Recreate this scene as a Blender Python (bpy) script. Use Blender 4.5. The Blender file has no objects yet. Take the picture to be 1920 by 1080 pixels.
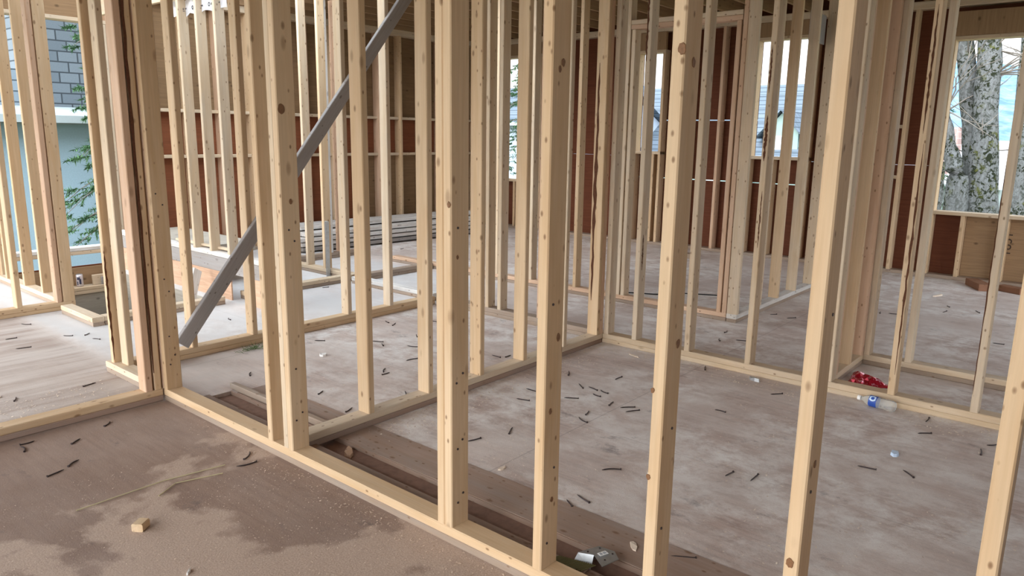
import bpy, bmesh, math, random
from mathutils import Vector, Matrix
random.seed(7)
scene = bpy.context.scene
COL = scene.collection
PI = math.pi

# ------------------------------------------------------------------ camera
EYE = Vector((0.0, 0.0, 1.48))
cam_d = bpy.data.cameras.new('camera')
cam = bpy.data.objects.new('camera', cam_d); COL.objects.link(cam)
cam_d.sensor_width = 36.0
cam_d.lens = 1383.16 / 1920.0 * 36.0
cam_d.clip_start = 0.05; cam_d.clip_end = 600
right = Vector((0.6442, -0.7647, 0.0152)); down = Vector((-0.1455, -0.1420, -0.9791)); fwd = Vector((0.7509, 0.6286, -0.2027))
m = Matrix((( right.x, -down.x, -fwd.x, EYE.x), (right.y, -down.y, -fwd.y, EYE.y), (right.z, -down.z, -fwd.z, EYE.z), (0, 0, 0, 1)))
cam.matrix_world = m
scene.camera = cam

# ------------------------------------------------------------------ view, sky, soft sun behind cloud
vs = scene.view_settings
vs.view_transform = 'Standard'; vs.look = 'None'; vs.gamma = 1.0; vs.use_curve_mapping = False
vs.exposure = 0.38
w = bpy.data.worlds.new('overcast_sky'); scene.world = w; w.use_nodes = True
nt = w.node_tree; nt.nodes.clear()
wo = nt.nodes.new('ShaderNodeOutputWorld'); bg = nt.nodes.new('ShaderNodeBackground')
tc = nt.nodes.new('ShaderNodeTexCoord')
dot = nt.nodes.new('ShaderNodeVectorMath'); dot.operation = 'DOT_PRODUCT'
dot.inputs[1].default_value = Vector((-0.86, -0.10, 0.50)).normalized()
mr = nt.nodes.new('ShaderNodeMapRange'); mr.inputs[1].default_value = -0.2; mr.inputs[2].default_value = 1.0
mr.inputs[3].default_value = 1.5; mr.inputs[4].default_value = 5.2; mr.interpolation_type = 'SMOOTHSTEP'
sz = nt.nodes.new('ShaderNodeSeparateXYZ')
rp = nt.nodes.new('ShaderNodeValToRGB')
rp.color_ramp.elements[0].position = 0.0; rp.color_ramp.elements[0].color = (0.97, 0.98, 1.0, 1)
rp.color_ramp.elements[1].position = 0.7; rp.color_ramp.elements[1].color = (0.80, 0.90, 1.0, 1)
nt.links.new(tc.outputs['Generated'], dot.inputs[0]); nt.links.new(dot.outputs['Value'], mr.inputs[0])
nt.links.new(tc.outputs['Generated'], sz.inputs[0]); nt.links.new(sz.outputs['Z'], rp.inputs[0])
nt.links.new(rp.outputs[0], bg.inputs[0]); nt.links.new(mr.outputs[0], bg.inputs[1]); nt.links.new(bg.outputs[0], wo.inputs[0])
sun_d = bpy.data.lights.new('sun_behind_cloud', 'SUN'); sun_d.energy = 2.2; sun_d.angle = math.radians(50); sun_d.color = (1.0, 0.95, 0.88)
sun = bpy.data.objects.new('sun_behind_cloud', sun_d); COL.objects.link(sun)
sun.rotation_euler = Vector((0.90, -0.12, -0.42)).to_track_quat('-Z', 'Y').to_euler()

# ------------------------------------------------------------------ materials
class N:
    """tiny node builder"""
    def __init__(s, name, rough=0.7, spec=0.3):
        s.m = bpy.data.materials.new(name); s.m.use_nodes = True; s.t = s.m.node_tree
        s.b = s.t.nodes['Principled BSDF']; s.b.inputs['Roughness'].default_value = rough
        s.b.inputs['Specular IOR Level'].default_value = spec
    def n(s, t, **k):
        x = s.t.nodes.new('ShaderNode' + t)
        for a, v in k.items(): setattr(x, a, v)
        return x
    def l(s, a, b): s.t.links.new(a, b)
    def val(s, sock, v):
        if hasattr(v, 'is_output'): s.l(v, sock)
        else: sock.default_value = v
    def co(s, kind='Object', scale=(1, 1, 1), rnd=False, rot=(0, 0, 0)):
        c = s.n('TexCoord').outputs[kind]
        if rnd:
            oi = s.n('ObjectInfo'); mu = s.n('Math', operation='MULTIPLY'); mu.inputs[1].default_value = 53.7
            s.l(oi.outputs['Random'], mu.inputs[0]); ad = s.n('VectorMath', operation='ADD')
            s.l(c, ad.inputs[0]); s.l(mu.outputs[0], ad.inputs[1]); c = ad.outputs[0]
        mp = s.n('Mapping'); mp.inputs['Scale'].default_value = scale; mp.inputs['Rotation'].default_value = rot
        s.l(c, mp.inputs[0]); return mp.outputs[0]
    def noise(s, co, scale, detail=4, rough=0.55, dist=0.0):
        x = s.n('TexNoise'); x.inputs['Scale'].default_value = scale; x.inputs['Detail'].default_value = detail
        x.inputs['Roughness'].default_value = rough; x.inputs['Distortion'].default_value = dist
        s.l(co, x.inputs['Vector']); return x.outputs['Fac']
    def ramp(s, fac, stops, interp='LINEAR'):
        x = s.n('ValToRGB'); cr = x.color_ramp; cr.interpolation = interp
        while len(cr.elements) < len(stops): cr.elements.new(0.5)
        for e, (p, c) in zip(cr.elements, stops):
            e.position = p; e.color = (c, c, c, 1) if not isinstance(c, tuple) else (*c, 1)
        s.l(fac, x.inputs[0]); return x.outputs[0]
    def mix(s, fac, a, b, mode='MIX'):
        x = s.n('Mix', data_type='RGBA', blend_type=mode)
        s.val(x.inputs[0], fac)
        for i, v in ((6, a), (7, b)):
            s.val(x.inputs[i], (*v, 1) if isinstance(v, tuple) else v)
        return x.outputs[2]
    def math(s, op, a, b):
        x = s.n('Math', operation=op); s.val(x.inputs[0], a); s.val(x.inputs[1], b); return x.outputs[0]
    def bump(s, h, strength=0.3, dist=0.01):
        x = s.n('Bump'); x.inputs['Strength'].default_value = strength; x.inputs['Distance'].default_value = dist
        s.l(h, x.inputs['Height']); s.l(x.outputs[0], s.b.inputs['Normal'])
    def done(s, col):
        s.val(s.b.inputs['Base Color'], (*col, 1) if isinstance(col, tuple) else col); return s.m

def plain(name, col, rough=0.6, metal=0.0, spec=0.4, var=0.12, scale=30):
    k = N(name, rough, spec); k.b.inputs['Metallic'].default_value = metal
    f = k.noise(k.co('Object'), scale)
    return k.done(k.mix(f, tuple(c * (1 - var) for c in col), tuple(min(1, c * (1 + var)) for c in col)))

def pine(name, a, b, knot=(0.16, 0.075, 0.03), stain=0.0, knots=1.0):
    k = N(name, 0.62, 0.28)
    oi = k.n('ObjectInfo').outputs['Random']
    base = k.mix(oi, a, b)
    g = k.noise(k.co('Object', (1, 1, 0.035), rnd=True), 95, 3, 0.6)
    base = k.mix(k.ramp(g, [(0.3, 0.0), (0.75, 0.42)]), base, tuple(c * 0.68 for c in a))
    band = k.noise(k.co('Object', (1, 1, 0.10), rnd=True), 16, 2, 0.5, 1.2)
    base = k.mix(k.ramp(band, [(0.40, 0.0), (0.62, 0.30)]), base, (a[0] * 0.80, a[1] * 0.66, a[2] * 0.48))
    blot = k.noise(k.co('Object', (1, 1, 0.5), rnd=True), 3.0, 3)
    base = k.mix(k.ramp(blot, [(0.42, 0.0), (0.75, 0.22)]), base, tuple(min(1, c * 1.25 + 0.05) for c in b))
    if stain:
        st = k.noise(k.co('Object', (1, 1, 0.25), rnd=True), 9, 5, 0.65, 0.6)
        base = k.mix(k.ramp(st, [(0.45, 0.0), (0.68, stain)]), base, (0.30, 0.28, 0.26))
    for sc, th, am in (((15, 15, 8.0), 0.085, 0.8), ((30, 30, 17), 0.10, 0.9), ((11, 11, 4.5), 0.085, 0.5)):
        v = k.n('TexVoronoi'); v.inputs['Scale'].default_value = 1.0
        k.l(k.co('Object', sc, rnd=True), v.inputs['Vector'])
        sepc = k.n('SeparateColor'); k.l(v.outputs['Color'], sepc.inputs[0])
        keep = k.ramp(sepc.outputs[0], [(0.56, 0.0), (0.60, knots)])
        disc = k.ramp(v.outputs['Distance'], [(0.0, am), (th, am * 0.75), (th * 1.9, 0.0)])
        base = k.mix(k.math('MULTIPLY', disc, keep), base, knot)
    k.bump(g, 0.12, 0.003)
    return k.done(base)

PINE = pine('pine_fresh', (0.615, 0.44, 0.27), (0.665, 0.505, 0.335))
PALE = pine('pine_pale', (0.62, 0.485, 0.335), (0.68, 0.565, 0.425), stain=0.2)
ROSY = pine('pine_rosy', (0.58, 0.39, 0.27), (0.66, 0.46, 0.32))
GREY = pine('timber_weathered', (0.30, 0.275, 0.26), (0.36, 0.34, 0.335), knot=(0.08, 0.06, 0.05), stain=0.4)
WHITISH = pine('timber_whitish', (0.68, 0.655, 0.63), (0.77, 0.755, 0.735), knot=(0.15, 0.12, 0.1), stain=0.45)
DIRTY = pine('timber_dirty', (0.33, 0.25, 0.19), (0.42, 0.33, 0.26), stain=0.3)
BROWN = pine('timber_brown', (0.34, 0.235, 0.18), (0.40, 0.29, 0.235), stain=0.3)
DARKW = pine('timber_red_brown', (0.22, 0.10, 0.055), (0.27, 0.13, 0.07))

def ply(name, a, b, axis='z', knots=True):
    k = N(name, 0.75, 0.2)
    sc = {'z': (1, 1, 9), 'x': (0.1, 1, 1)}[axis]
    g = k.noise(k.co('Object', (0.8, 0.8, 1)), 1.3, 3)
    base = k.mix(g, a, b)
    gr = k.noise(k.co('Object', (0.35, 0.35, 6) if axis == 'z' else (0.4, 6, 6)), 7, 4, 0.6, 1.0)
    base = k.mix(k.ramp(gr, [(0.35, 0.0), (0.7, 0.5)]), base, tuple(c * 0.6 for c in a))
    if knots:
        v = k.n('TexVoronoi'); v.inputs['Scale'].default_value = 5.5; k.l(k.co('Object', (1, 1, 1.6)), v.inputs['Vector'])
        base = k.mix(k.ramp(v.outputs['Distance'], [(0.0, 0.8), (0.08, 0.55), (0.15, 0.0)]), base, tuple(c * 0.28 for c in a))
    return k.done(base)
PLYRED = ply('plywood_red_brown', (0.20, 0.062, 0.028), (0.26, 0.095, 0.042), knots=False)
PLYTAN = ply('plywood_tan', (0.32, 0.20, 0.11), (0.39, 0.26, 0.15))
PLYDRK = ply('plywood_dark_red', (0.115, 0.034, 0.016), (0.16, 0.055, 0.026), knots=False)
PLYDIM = ply('plywood_dull_brown', (0.22, 0.135, 0.068), (0.28, 0.18, 0.10))
PLYORG = ply('plywood_orange', (0.62, 0.36, 0.22), (0.72, 0.52, 0.39))
PLYGRY = ply('plywood_grey', (0.40, 0.36, 0.30), (0.47, 0.43, 0.37))

def floor_mat():
    k = N('floor_plywood_dusty', 0.85, 0.2)
    c = k.co('Object'); sx = k.n('SeparateXYZ'); k.l(c, sx.inputs[0]); X = sx.outputs[0]; Y = sx.outputs[1]
    def step(v, a, b, up=True): return k.ramp(k.math('MULTIPLY', v, 0.1), [(a / 10, 0.0 if up else 1.0), (b / 10, 1.0 if up else 0.0)])
    def M(a, b): return k.math('MULTIPLY', a, b)
    inner = step(X, 1.78, 1.95)
    base = k.mix(k.ramp(k.noise(c, 0.9, 5, 0.6), [(0.35, 0.0), (0.65, 1.0)]), (0.235, 0.155, 0.115), (0.33, 0.235, 0.185))
    base = k.mix(inner, base, k.mix(k.noise(k.co('Object', (2, 0.5, 1)), 1.7, 4), (0.50, 0.38, 0.325), (0.60, 0.485, 0.43)))
    gr = k.noise(k.co('Object', (16, 1.1, 1), rot=(0, 0, 0.04)), 2.4, 6, 0.66, 0.15)
    base = k.mix(k.ramp(gr, [(0.44, 0.0), (0.66, 0.42)]), base, (0.19, 0.125, 0.10))
    # cloudy grey dust trodden in
    film = k.noise(k.co('Object', (1.5, 1, 1)), 1.25, 9, 0.66, 0.1)
    base = k.mix(M(k.ramp(film, [(0.36, 0.0), (0.62, 0.75)]), k.math('ADD', M(inner, 0.8), 0.15)), base, (0.72, 0.65, 0.605))
    # chalky scuffs: fine broken flecks inside larger patches
    patch = k.noise(k.co('Object', (1.3, 1, 1)), 0.85, 4, 0.55, 0.2)
    fle = k.noise(k.co('Object', (2.6, 2.0, 1), rot=(0, 0, 0.3)), 2.2, 12, 0.74, 0.2)
    base = k.mix(M(M(k.ramp(fle, [(0.42, 0.0), (0.60, 1.0)]), k.ramp(patch, [(0.40, 0.2), (0.56, 1.0)])), inner), base, (0.82, 0.78, 0.745))
    dk = k.noise(k.co('Object', (2.6, 1.6, 1)), 2.2, 9, 0.72, 0.2)
    base = k.mix(k.ramp(dk, [(0.60, 0.0), (0.70, 0.55)]), base, (0.12, 0.10, 0.105))
    # left hall floor: scuffs, plus its bright daylight put into the colour
    hall = M(step(Y, 3.95, 4.05), M(step(X, 2.2, 2.5, False), k.ramp(k.noise(k.co('Object', (0.6, 5, 1)), 1.5, 7, 0.62, 0.15), [(0.35, 0.35), (0.6, 1.0)])))
    base = k.mix(M(hall, 0.8), base, (0.60, 0.545, 0.505))
    back = M(step(Y, 4.62, 4.75), M(step(X, 1.85, 1.95), step(X, 5.5, 5.7, False)))  # back room floor: paler, its daylight put into the colour
    base = k.mix(M(back, k.ramp(film, [(0.30, 0.45), (0.62, 0.9)])), base, (0.58, 0.57, 0.565))
    # sawdust swept over the front room, with trodden-through patches
    sp = k.noise(c, 150, 4, 0.75)
    front = k.math('SUBTRACT', 1.0, inner)
    lean = k.math('ADD', k.noise(k.co('Object', (1, 1, 1)), 1.5, 8, 0.58, 0.15), M(k.math('SUBTRACT', 2.9, Y), 0.13))
    sdm = M(k.ramp(lean, [(0.515, 0.0), (0.555, 1.0)]), k.ramp(sp, [(0.30, 0.30), (0.58, 1.0)]))
    base = k.mix(M(M(sdm, front), step(Y, 3.9, 4.0, False)), base, (0.50, 0.385, 0.31))
    base = k.mix(k.ramp(sp, [(0.62, 0.0), (0.72, 0.35)]), base, (0.60, 0.51, 0.43))
    # seams between the subfloor sheets
    for v, off, per in ((X, 0.62, 1.22), (Y, 0.4, 2.44)):
        fr = k.math('FRACT', k.math('DIVIDE', k.math('ADD', v, off), per), 0.0)
        base = k.mix(M(inner, k.ramp(fr, [(0.0, 0.35), (0.0025, 0.0)])), base, (0.07, 0.055, 0.05))
    h = k.mix(0.5, k.noise(c, 14, 8, 0.7), sp)
    k.bump(h, 0.35, 0.008)
    return k.done(base)
FLOOR = floor_mat()
SOIL = plain('packed_dirt', (0.25, 0.15, 0.11), 0.95, var=0.4, scale=25)
STEEL = plain('galvanised_steel', (0.52, 0.55, 0.57), 0.38, 0.85, var=0.25, scale=45)
IRON = plain('nail_steel_dark', (0.06, 0.045, 0.045), 0.5, 0.5)
BARK = plain('dark_bark', (0.10, 0.038, 0.018), 0.95, var=0.6, scale=80)

# ------------------------------------------------------------------ object helpers
def tag(o, label, cat, group=None):
    o['label'] = label; o['category'] = cat
    if group: o['group'] = group
    return o
def link(name, me, mat=None, parent=None):
    o = bpy.data.objects.new(name, me); COL.objects.link(o)
    if mat and not me.materials: me.materials.append(mat)
    if parent: o.parent = parent
    return o
def mesh_from(bm, name, smooth=False):
    me = bpy.data.meshes.new(name); bmesh.ops.recalc_face_normals(bm, faces=bm.faces); bm.to_mesh(me); bm.free()
    if smooth:
        for p in me.polygons: p.use_smooth = True
    return me
def empty(name, loc, rz=0.0):
    o = bpy.data.objects.new(name, None); COL.objects.link(o); o.location = loc; o.rotation_euler = (0, 0, rz); o.empty_display_size = 0.1
    return o
_cache = {}
def timber_mesh(wd, th, ln, mat):
    key = (round(wd, 4), round(th, 4), round(ln, 3), mat.name)
    if key in _cache: return _cache[key]
    r = min(0.004, wd * 0.15, th * 0.15)
    ring = [(r, 0), (wd - r, 0), (wd, r), (wd, th - r), (wd - r, th), (r, th), (0, th - r), (0, r)]
    bm = bmesh.new()
    a = [bm.verts.new((x, y, 0)) for x, y in ring]; b = [bm.verts.new((x, y, ln)) for x, y in ring]
    bm.faces.new(a); bm.faces.new(b)
    for i in range(8): bm.faces.new((a[i], a[(i + 1) % 8], b[(i + 1) % 8], b[i]))
    me = mesh_from(bm, 'timber'); me.materials.append(mat); _cache[key] = me
    return me
def timber(name, x0, x1, y0, y1, z0, z1, mat, parent=None):
    """squared timber with eased edges; the grain runs along its longest side"""
    d = (x1 - x0, y1 - y0, z1 - z0); ax = max(range(3), key=lambda i: d[i])
    if ax == 2: me = timber_mesh(d[0], d[1], d[2], mat); M = Matrix.Identity(3)
    elif ax == 0: me = timber_mesh(d[1], d[2], d[0], mat); M = Matrix(((0, 0, 1), (1, 0, 0), (0, 1, 0)))
    else: me = timber_mesh(d[2], d[0], d[1], mat); M = Matrix(((0, 1, 0), (0, 0, 1), (1, 0, 0)))
    o = link(name, me, None, parent); o.matrix_basis = Matrix.Translation((x0, y0, z0)) @ M.to_4x4()
    return o
def box_bm(bm, x0, x1, y0, y1, z0, z1):
    v = [bm.verts.new(p) for p in ((x0, y0, z0), (x1, y0, z0), (x1, y1, z0), (x0, y1, z0), (x0, y0, z1), (x1, y0, z1), (x1, y1, z1), (x0, y1, z1))]
    for f in ((0, 3, 2, 1), (4, 5, 6, 7), (0, 1, 5, 4), (1, 2, 6, 5), (2, 3, 7, 6), (3, 0, 4, 7)): bm.faces.new([v[i] for i in f])
def boxes(name, lst, mat, parent=None):
    bm = bmesh.new()
    for b in lst: box_bm(bm, *b)
    return link(name, mesh_from(bm, name), mat, parent)
def struct(o): o['kind'] = 'structure'; return o
def tube_bm(bm, pts, rad, n=8, cap=True):
    pts = [Vector(p) for p in pts]; rings = []
    up = Vector((0, 0, 1))
    for i, p in enumerate(pts):
        t = (pts[min(i + 1, len(pts) - 1)] - pts[max(i - 1, 0)]).normalized()
        u = t.cross(up) if abs(t.z) < 0.95 else t.cross(Vector((1, 0, 0))); u.normalize(); v = t.cross(u)
        r = rad[i] if isinstance(rad, (list, tuple)) else rad
        rings.append([bm.verts.new(p + (u * math.cos(2 * PI * k / n) + v * math.sin(2 * PI * k / n)) * r) for k in range(n)])
    for a, b in zip(rings, rings[1:]):
        for k in range(n): bm.faces.new((a[k], a[(k + 1) % n], b[(k + 1) % n], b[k]))
    if cap: bm.faces.new(rings[0][::-1]); bm.faces.new(rings[-1])
def lathe_bm(bm, prof, n=20):
    rings = [[bm.verts.new((r * math.cos(2 * PI * k / n), r * math.sin(2 * PI * k / n), z)) for k in range(n)] for r, z in prof]
    for a, b in zip(rings, rings[1:]):
        for k in range(n): bm.faces.new((a[k], a[(k + 1) % n], b[(k + 1) % n], b[k]))
    bm.faces.new(rings[0][::-1]); bm.faces.new(rings[-1])

S, T = 0.089, 0.038           # 2x4 section
PT = 0.07                     # top of the bottom plates
TOP = 2.95                    # underside of the joists
ORD = ['first', 'second', 'third', 'fourth', 'fifth', 'sixth', 'seventh', 'eighth', 'ninth', 'tenth', 'eleventh', 'twelfth', 'thirteenth', 'fourteenth', 'fifteenth', 'sixteenth', 'seventeenth', 'eighteenth', 'nineteenth', 'twentieth']

# ------------------------------------------------------------------ structure: floor, ceiling, shell, ground
GAP0, GAP1, GAPY = 1.955, 2.085, 3.86        # slot in the subfloor beside the nearest wall
HX0, HX1, HY0, HY1 = 2.28, 3.30, 6.02, 8.36  # stair opening
fl = struct(boxes('floor', [
    (-3.0, GAP0, -3.0, 6.02, -0.04, 0), (GAP1, 9.34, -3.0, GAPY, -0.04, 0), (GAP0, 9.34, GAPY, 6.02, -0.04, 0),
    (-3.0, HX0, 6.02, 8.36, -0.04, 0), (HX1, 9.34, 6.02, 8.64, -0.04, 0), (-3.0, HX0, 8.36, 8.64, -0.04, 0)], FLOOR))
struct(boxes('trim_1', [(GAP0 - 0.02, GAP1 + 0.02, -3.0, GAPY, -0.06, -0.022)], SOIL))
struct(boxes('wall_stairwell', [(HX0 - 0.03, HX0, HY0, HY1, -1.6, -0.04), (HX0, HX1, HY0 - 0.03, HY0, -1.6, -0.04), (HX1, HX1 + 0.03, HY0, HY1, -1.6, -0.04),
    (HX0, HX1, HY1 + 0.02, HY1 + 0.14, -1.6, -0.235), (HX0, HX1, HY0, HY1 + 0.02, -1.64, -1.6)], PLYGRY))
RX0, RX1, RY0, RY1 = 2.00, 5.00, 4.80, 8.20   # unseen roof opening, added to let daylight onto the stair side
cj = [(-3.0, 9.34, -3.0, RY0, 3.20, 3.23), (-3.0, 9.34, RY1, 8.64, 3.20, 3.23), (-3.0, RX0, RY0, RY1, 3.20, 3.23), (RX1, 9.34, RY0, RY1, 3.20, 3.23)]
for i in range(29):
    y = -2.9 + i * 0.406
    if RY0 < y < RY1: cj += [(-3.0, RX0, y, y + 0.038, TOP, 3.20), (RX1, 9.34, y, y + 0.038, TOP, 3.20)]
    else: cj.append((-3.0, 9.34, y, y + 0.038, TOP, 3.20))
struct(boxes('ceiling', cj, PLYTAN))
YN = 8.50; XE = 9.20
struct(boxes('wall_left_unseen', [(-3.15, -3.0, -3.15, -0.7, -0.3, 3.2), (-3.15, -3.0, 2.6, 3.98, -0.3, 3.2)], PLYTAN))  # unseen wall pieces, placed to shade the room and shape its daylight
struct(boxes('wall_front_unseen', [(-3.0, 4.4, -3.15, -3.0, -0.3, 3.2)], PLYTAN))  # unseen wall, added to darken the stud sides that face it
# back wall: sheathing sheets with thin daylight joints
NW = (2.30, 3.42, 0.025, 2.55)
bm = bmesh.new()
def sheet_wall(bm, axis, c0, c1, lo, hi, zlo, zhi, holes, joints):
    """sheathing between lo and hi split at joints (z) and around rectangular holes (a,b,z0,z1)"""
    cuts = sorted({lo, hi} | {h[0] for h in holes} | {h[1] for h in holes})
    for a, b in zip(cuts, cuts[1:]):
        spans = [(zlo, zhi)]
        for h in holes:
            if a >= h[0] - 1e-6 and b <= h[1] + 1e-6:
                ns = []
                for s0, s1 in spans:
                    if h[2] > s0: ns.append((s0, min(s1, h[2])))
                    if h[3] < s1: ns.append((max(s0, h[3]), s1))
                spans = ns
        for s0, s1 in spans:
            z = s0
            for j, gp in joints(a, b):
                if z < j < s1 - 0.02:
                    box = (z, j - gp / 2)
                    if axis == 'x': box_bm(bm, a, b, c0, c1, *box)
                    else: box_bm(bm, c0, c1, a, b, *box)
                    z = j + gp / 2
            if s1 - z > 0.01:
                if axis == 'x': box_bm(bm, a, b, c0, c1, z, s1)
                else: box_bm(bm, c0, c1, a, b, z, s1)
nj = lambda a, b: []
sheet_wall(bm, 'x', YN + 0.14, YN + 0.152, 1.8, 6.70, -0.3, 1.709, [NW], nj); sheet_wall(bm, 'x', YN + 0.14, YN + 0.152, 6.702, 9.35, 1.191, 1.709, [], nj)
struct(link('wall_back', mesh_from(bm, 'wall_back'), PLYRED))
bm = bmesh.new()
sheet_wall(bm, 'x', YN + 0.14, YN + 0.152, 1.8, 9.35, 1.711, 3.2, [(NW[0], NW[1], 1.711, NW[3])], nj); sheet_wall(bm, 'x', YN + 0.14, YN + 0.152, 6.702, 9.35, -0.3, 1.189, [], nj)
struct(link('wall_back', mesh_from(bm, 'wall_back_upper'), PLYDIM))
WIN = [(-0.30, 1.67, 0.74, 2.53), (3.12, 3.80, 1.27, 2.66), (5.12, 5.48, 1.29, 2.60), (7.22, 7.98, 0.79, 2.66)]
bm = bmesh.new()
sheet_wall(bm, 'y', XE + 0.14, XE + 0.152, -3.0, 8.66, -0.3, 3.2, WIN, lambda a, b: [(0.93, 0.012), (1.715, 0.012)] if a > 2.9 and b < 6.4 else [(1.22, 0.002)])
struct(link('wall_right', mesh_from(bm, 'wall_right'), PLYDRK))
grd = plain('grass_and_dirt', (0.16, 0.17, 0.09), 0.95, var=0.5, scale=0.6)
bm = bmesh.new(); box_bm(bm, -250, 300, -250, 300, -2.3, -2.2)
struct(link('ground', mesh_from(bm, 'ground'), grd))

# ------------------------------------------------------------------ framing of the partition walls
def nail_head(parent, p, nrm):
    bm = bmesh.new(); bmesh.ops.create_cone(bm, cap_ends=True, segments=10, radius1=0.0045, radius2=0.004, depth=0.003)
    o = link('nail_head', mesh_from(bm, 'nail_head'), IRON, parent)
    o.rotation_euler = Vector(nrm).to_track_quat('Z', 'Y').to_euler(); o.location = p
def bark(parent, face, pos, z0, z1, wd):
    """ragged strip of bark left along a stud; face '-x' or '-y', pos = centre across that face (local)"""
    bm = bmesh.new(); n = 26; L = []; R_ = []
    for i in range(n + 1):
        z = z0 + (z1 - z0) * i / n; e = max(0.02, math.sin(PI * i / n)) ** 0.5
        a = wd * e * random.uniform(0.15, 0.6); b = wd * e * random.uniform(0.15, 0.6)
        for lst, q in ((L, pos - a), (R_, pos + b)):
            P = (-0.0012, q, z) if face == '-x' else (q, -0.0012, z)
            lst.append(bm.verts.new(P))
    for i in range(n): bm.faces.new((L[i], R_[i], R_[i + 1], L[i + 1]))
    ex = bmesh.ops.extrude_face_region(bm, geom=bm.faces[:])
    d = Vector((0.003, 0, 0)) if face == '-x' else Vector((0, 0.003, 0))
    bmesh.ops.translate(bm, verts=[g for g in ex['geom'] if isinstance(g, bmesh.types.BMVert)], vec=d)
    return link('bark_strip', mesh_from(bm, 'bark_strip'), BARK, parent)

def stud(dirn, fixed, at, label, group, mat=PINE, z0=PT, z1=TOP, depth=S, name='wall_stud', lean=True):
    if dirn == 'y': o = timber(name, fixed, fixed + depth, at, at + T, z0, z1, mat)
    else: o = timber(name, at, at + T, fixed, fixed + depth, z0, z1, mat)
    if lean:
        o.rotation_euler = (random.uniform(-1, 1) * 0.0012, random.uniform(-1, 1) * 0.0012, 0)
    return tag(o, label, 'stud', group)
def plates(dirn, fixed, a, b, label, mat=PINE, sole=DIRTY, sole_label=None, depth=S):
    if dirn == 'y':
        p = timber('bottom_plate', fixed, fixed + depth, a, b, PT - T, PT, mat)
        q = timber('sole_strip', fixed + 0.003, fixed + depth - 0.003, a, b, 0.0, PT - T, sole)
    else:
        p = timber('bottom_plate', a, b, fixed, fixed + depth, PT - T, PT, mat)
        q = timber('sole_strip', a, b, fixed + 0.003, fixed + depth - 0.003, 0.0, PT - T, sole)
    tag(p, label, 'floor plate'); tag(q, sole_label or 'strip under the ' + label, 'sole strip')
    return p

XA = 1.755
# --- A: nearest wall
plates('y', XA, -0.62, 3.984, 'fresh pine bottom plate running along the foreground under the nearest studs')
gA = 'studs of the foreground wall'
stA = []
for y, lb in ((3.948, 'wide pine stud at the far left end of the foreground wall, by the doorway'),
              (2.906, 'pine stud on the left of the three-piece post in the foreground wall'),
              (2.741, 'broad pine stud on the right of the three-piece post in the foreground wall'),
              (1.776, 'left half of the doubled pine stud standing in the middle of the foreground'),
              (1.738, 'right half of the doubled pine stud standing in the middle of the foreground'),
              (1.327, 'single yellow pine stud in the foreground, just right of the doubled stud'),
              (0.916, 'yellow pine stud in the foreground left of the tallest leaning-looking bright stud'),
              (0.515, 'bright pine stud in the foreground, second from the right edge'),
              (0.110, 'pine stud at the right edge of the foreground')):
    stA.append(stud('y', XA, y, lb, gA))
tag(timber('wall_stud', XA, XA + S, 3.990, 4.028, PT, TOP, ROSY), 'thin-looking pine stud squeezed between the doorway post and the end of the foreground wall', 'stud', gA)
KNOTS = ((7, '-x', 0.022, 0.36, 0.010), (6, '-x', 0.008, 1.63, 0.011), (6, '-x', 0.034, 0.46, 0.007), (6, '-x', 0.036, 0.72, 0.006), (5, '-y', 0.062, 0.79, 0.010), (5, '-y', 0.030, 0.55, 0.008), (5, '-y', 0.050, 0.24, 0.008), (5, '-y', 0.050, 1.62, 0.009), (5, '-y', 0.035, 1.60, 0.007), (2, '-y', 0.020, 1.50, 0.016), (2, '-y', 0.045, 1.12, 0.008), (6, '-y', 0.050, 1.60, 0.009), (6, '-y', 0.062, 0.85, 0.010), (7, '-y', 0.045, 0.62, 0.008), (4, '-x', 0.010, 1.18, 0.008), (4, '-y', 0.030, 1.0, 0.006))
# nail heads and knots that show on the near wide faces
for so, zs in ((stA[0], (0.14, 0.19, 0.30, 0.55, 0.62, 1.02, 1.08)), (stA[2], (0.14, 0.17, 0.38, 0.95, 1.0)), (stA[4], (0.09, 0.12, 0.30, 0.33, 0.55, 0.58, 1.1)), (stA[5], (0.09, 0.35, 0.9)), (stA[6], (0.30, 0.60)), (stA[7], (0.55, 1.0))):
    for i, z in enumerate(zs): nail_head(so, (0.03 + 0.03 * (i % 2) + random.uniform(-.006, .006), -0.001, z), (0, -1, 0))
def knot(parent, face, pos, z, r):
    bm = bmesh.new(); n = 14; ring = []; ring2 = []
    for i in range(n):
        a = 2 * PI * i / n; q = r * random.uniform(.85, 1.15); u, v = q * math.cos(a), q * 1.35 * math.sin(a)
        for lst, d, f in ((ring, 0.0009, 1.0), (ring2, 0.002, 0.9)):
            lst.append(bm.verts.new((-d, pos + u * f, z + v * f) if face == '-x' else (pos + u * f, -d, z + v * f)))
    bm.faces.new(ring2)
    for i in range(n): bm.faces.new((ring[i], ring[(i + 1) % n], ring2[(i + 1) % n], ring2[i]))
    k = link('knot', mesh_from(bm, 'knot'), KNOT, parent); return k
KNOT = plain('pine_knot', (0.20, 0.095, 0.04), 0.6, var=0.5, scale=180)
for so, f, p, z, r in KNOTS: knot(stA[so], f, p, z, r)
# third piece of the post, turned to face the middle wall
tag(timber('wall_stud', XA + 0.004, XA + 0.004 + S, 2.782, 2.820, PT, TOP, PALE), 'narrow middle stud of the three-piece post in the foreground wall', 'stud', gA)

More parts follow.
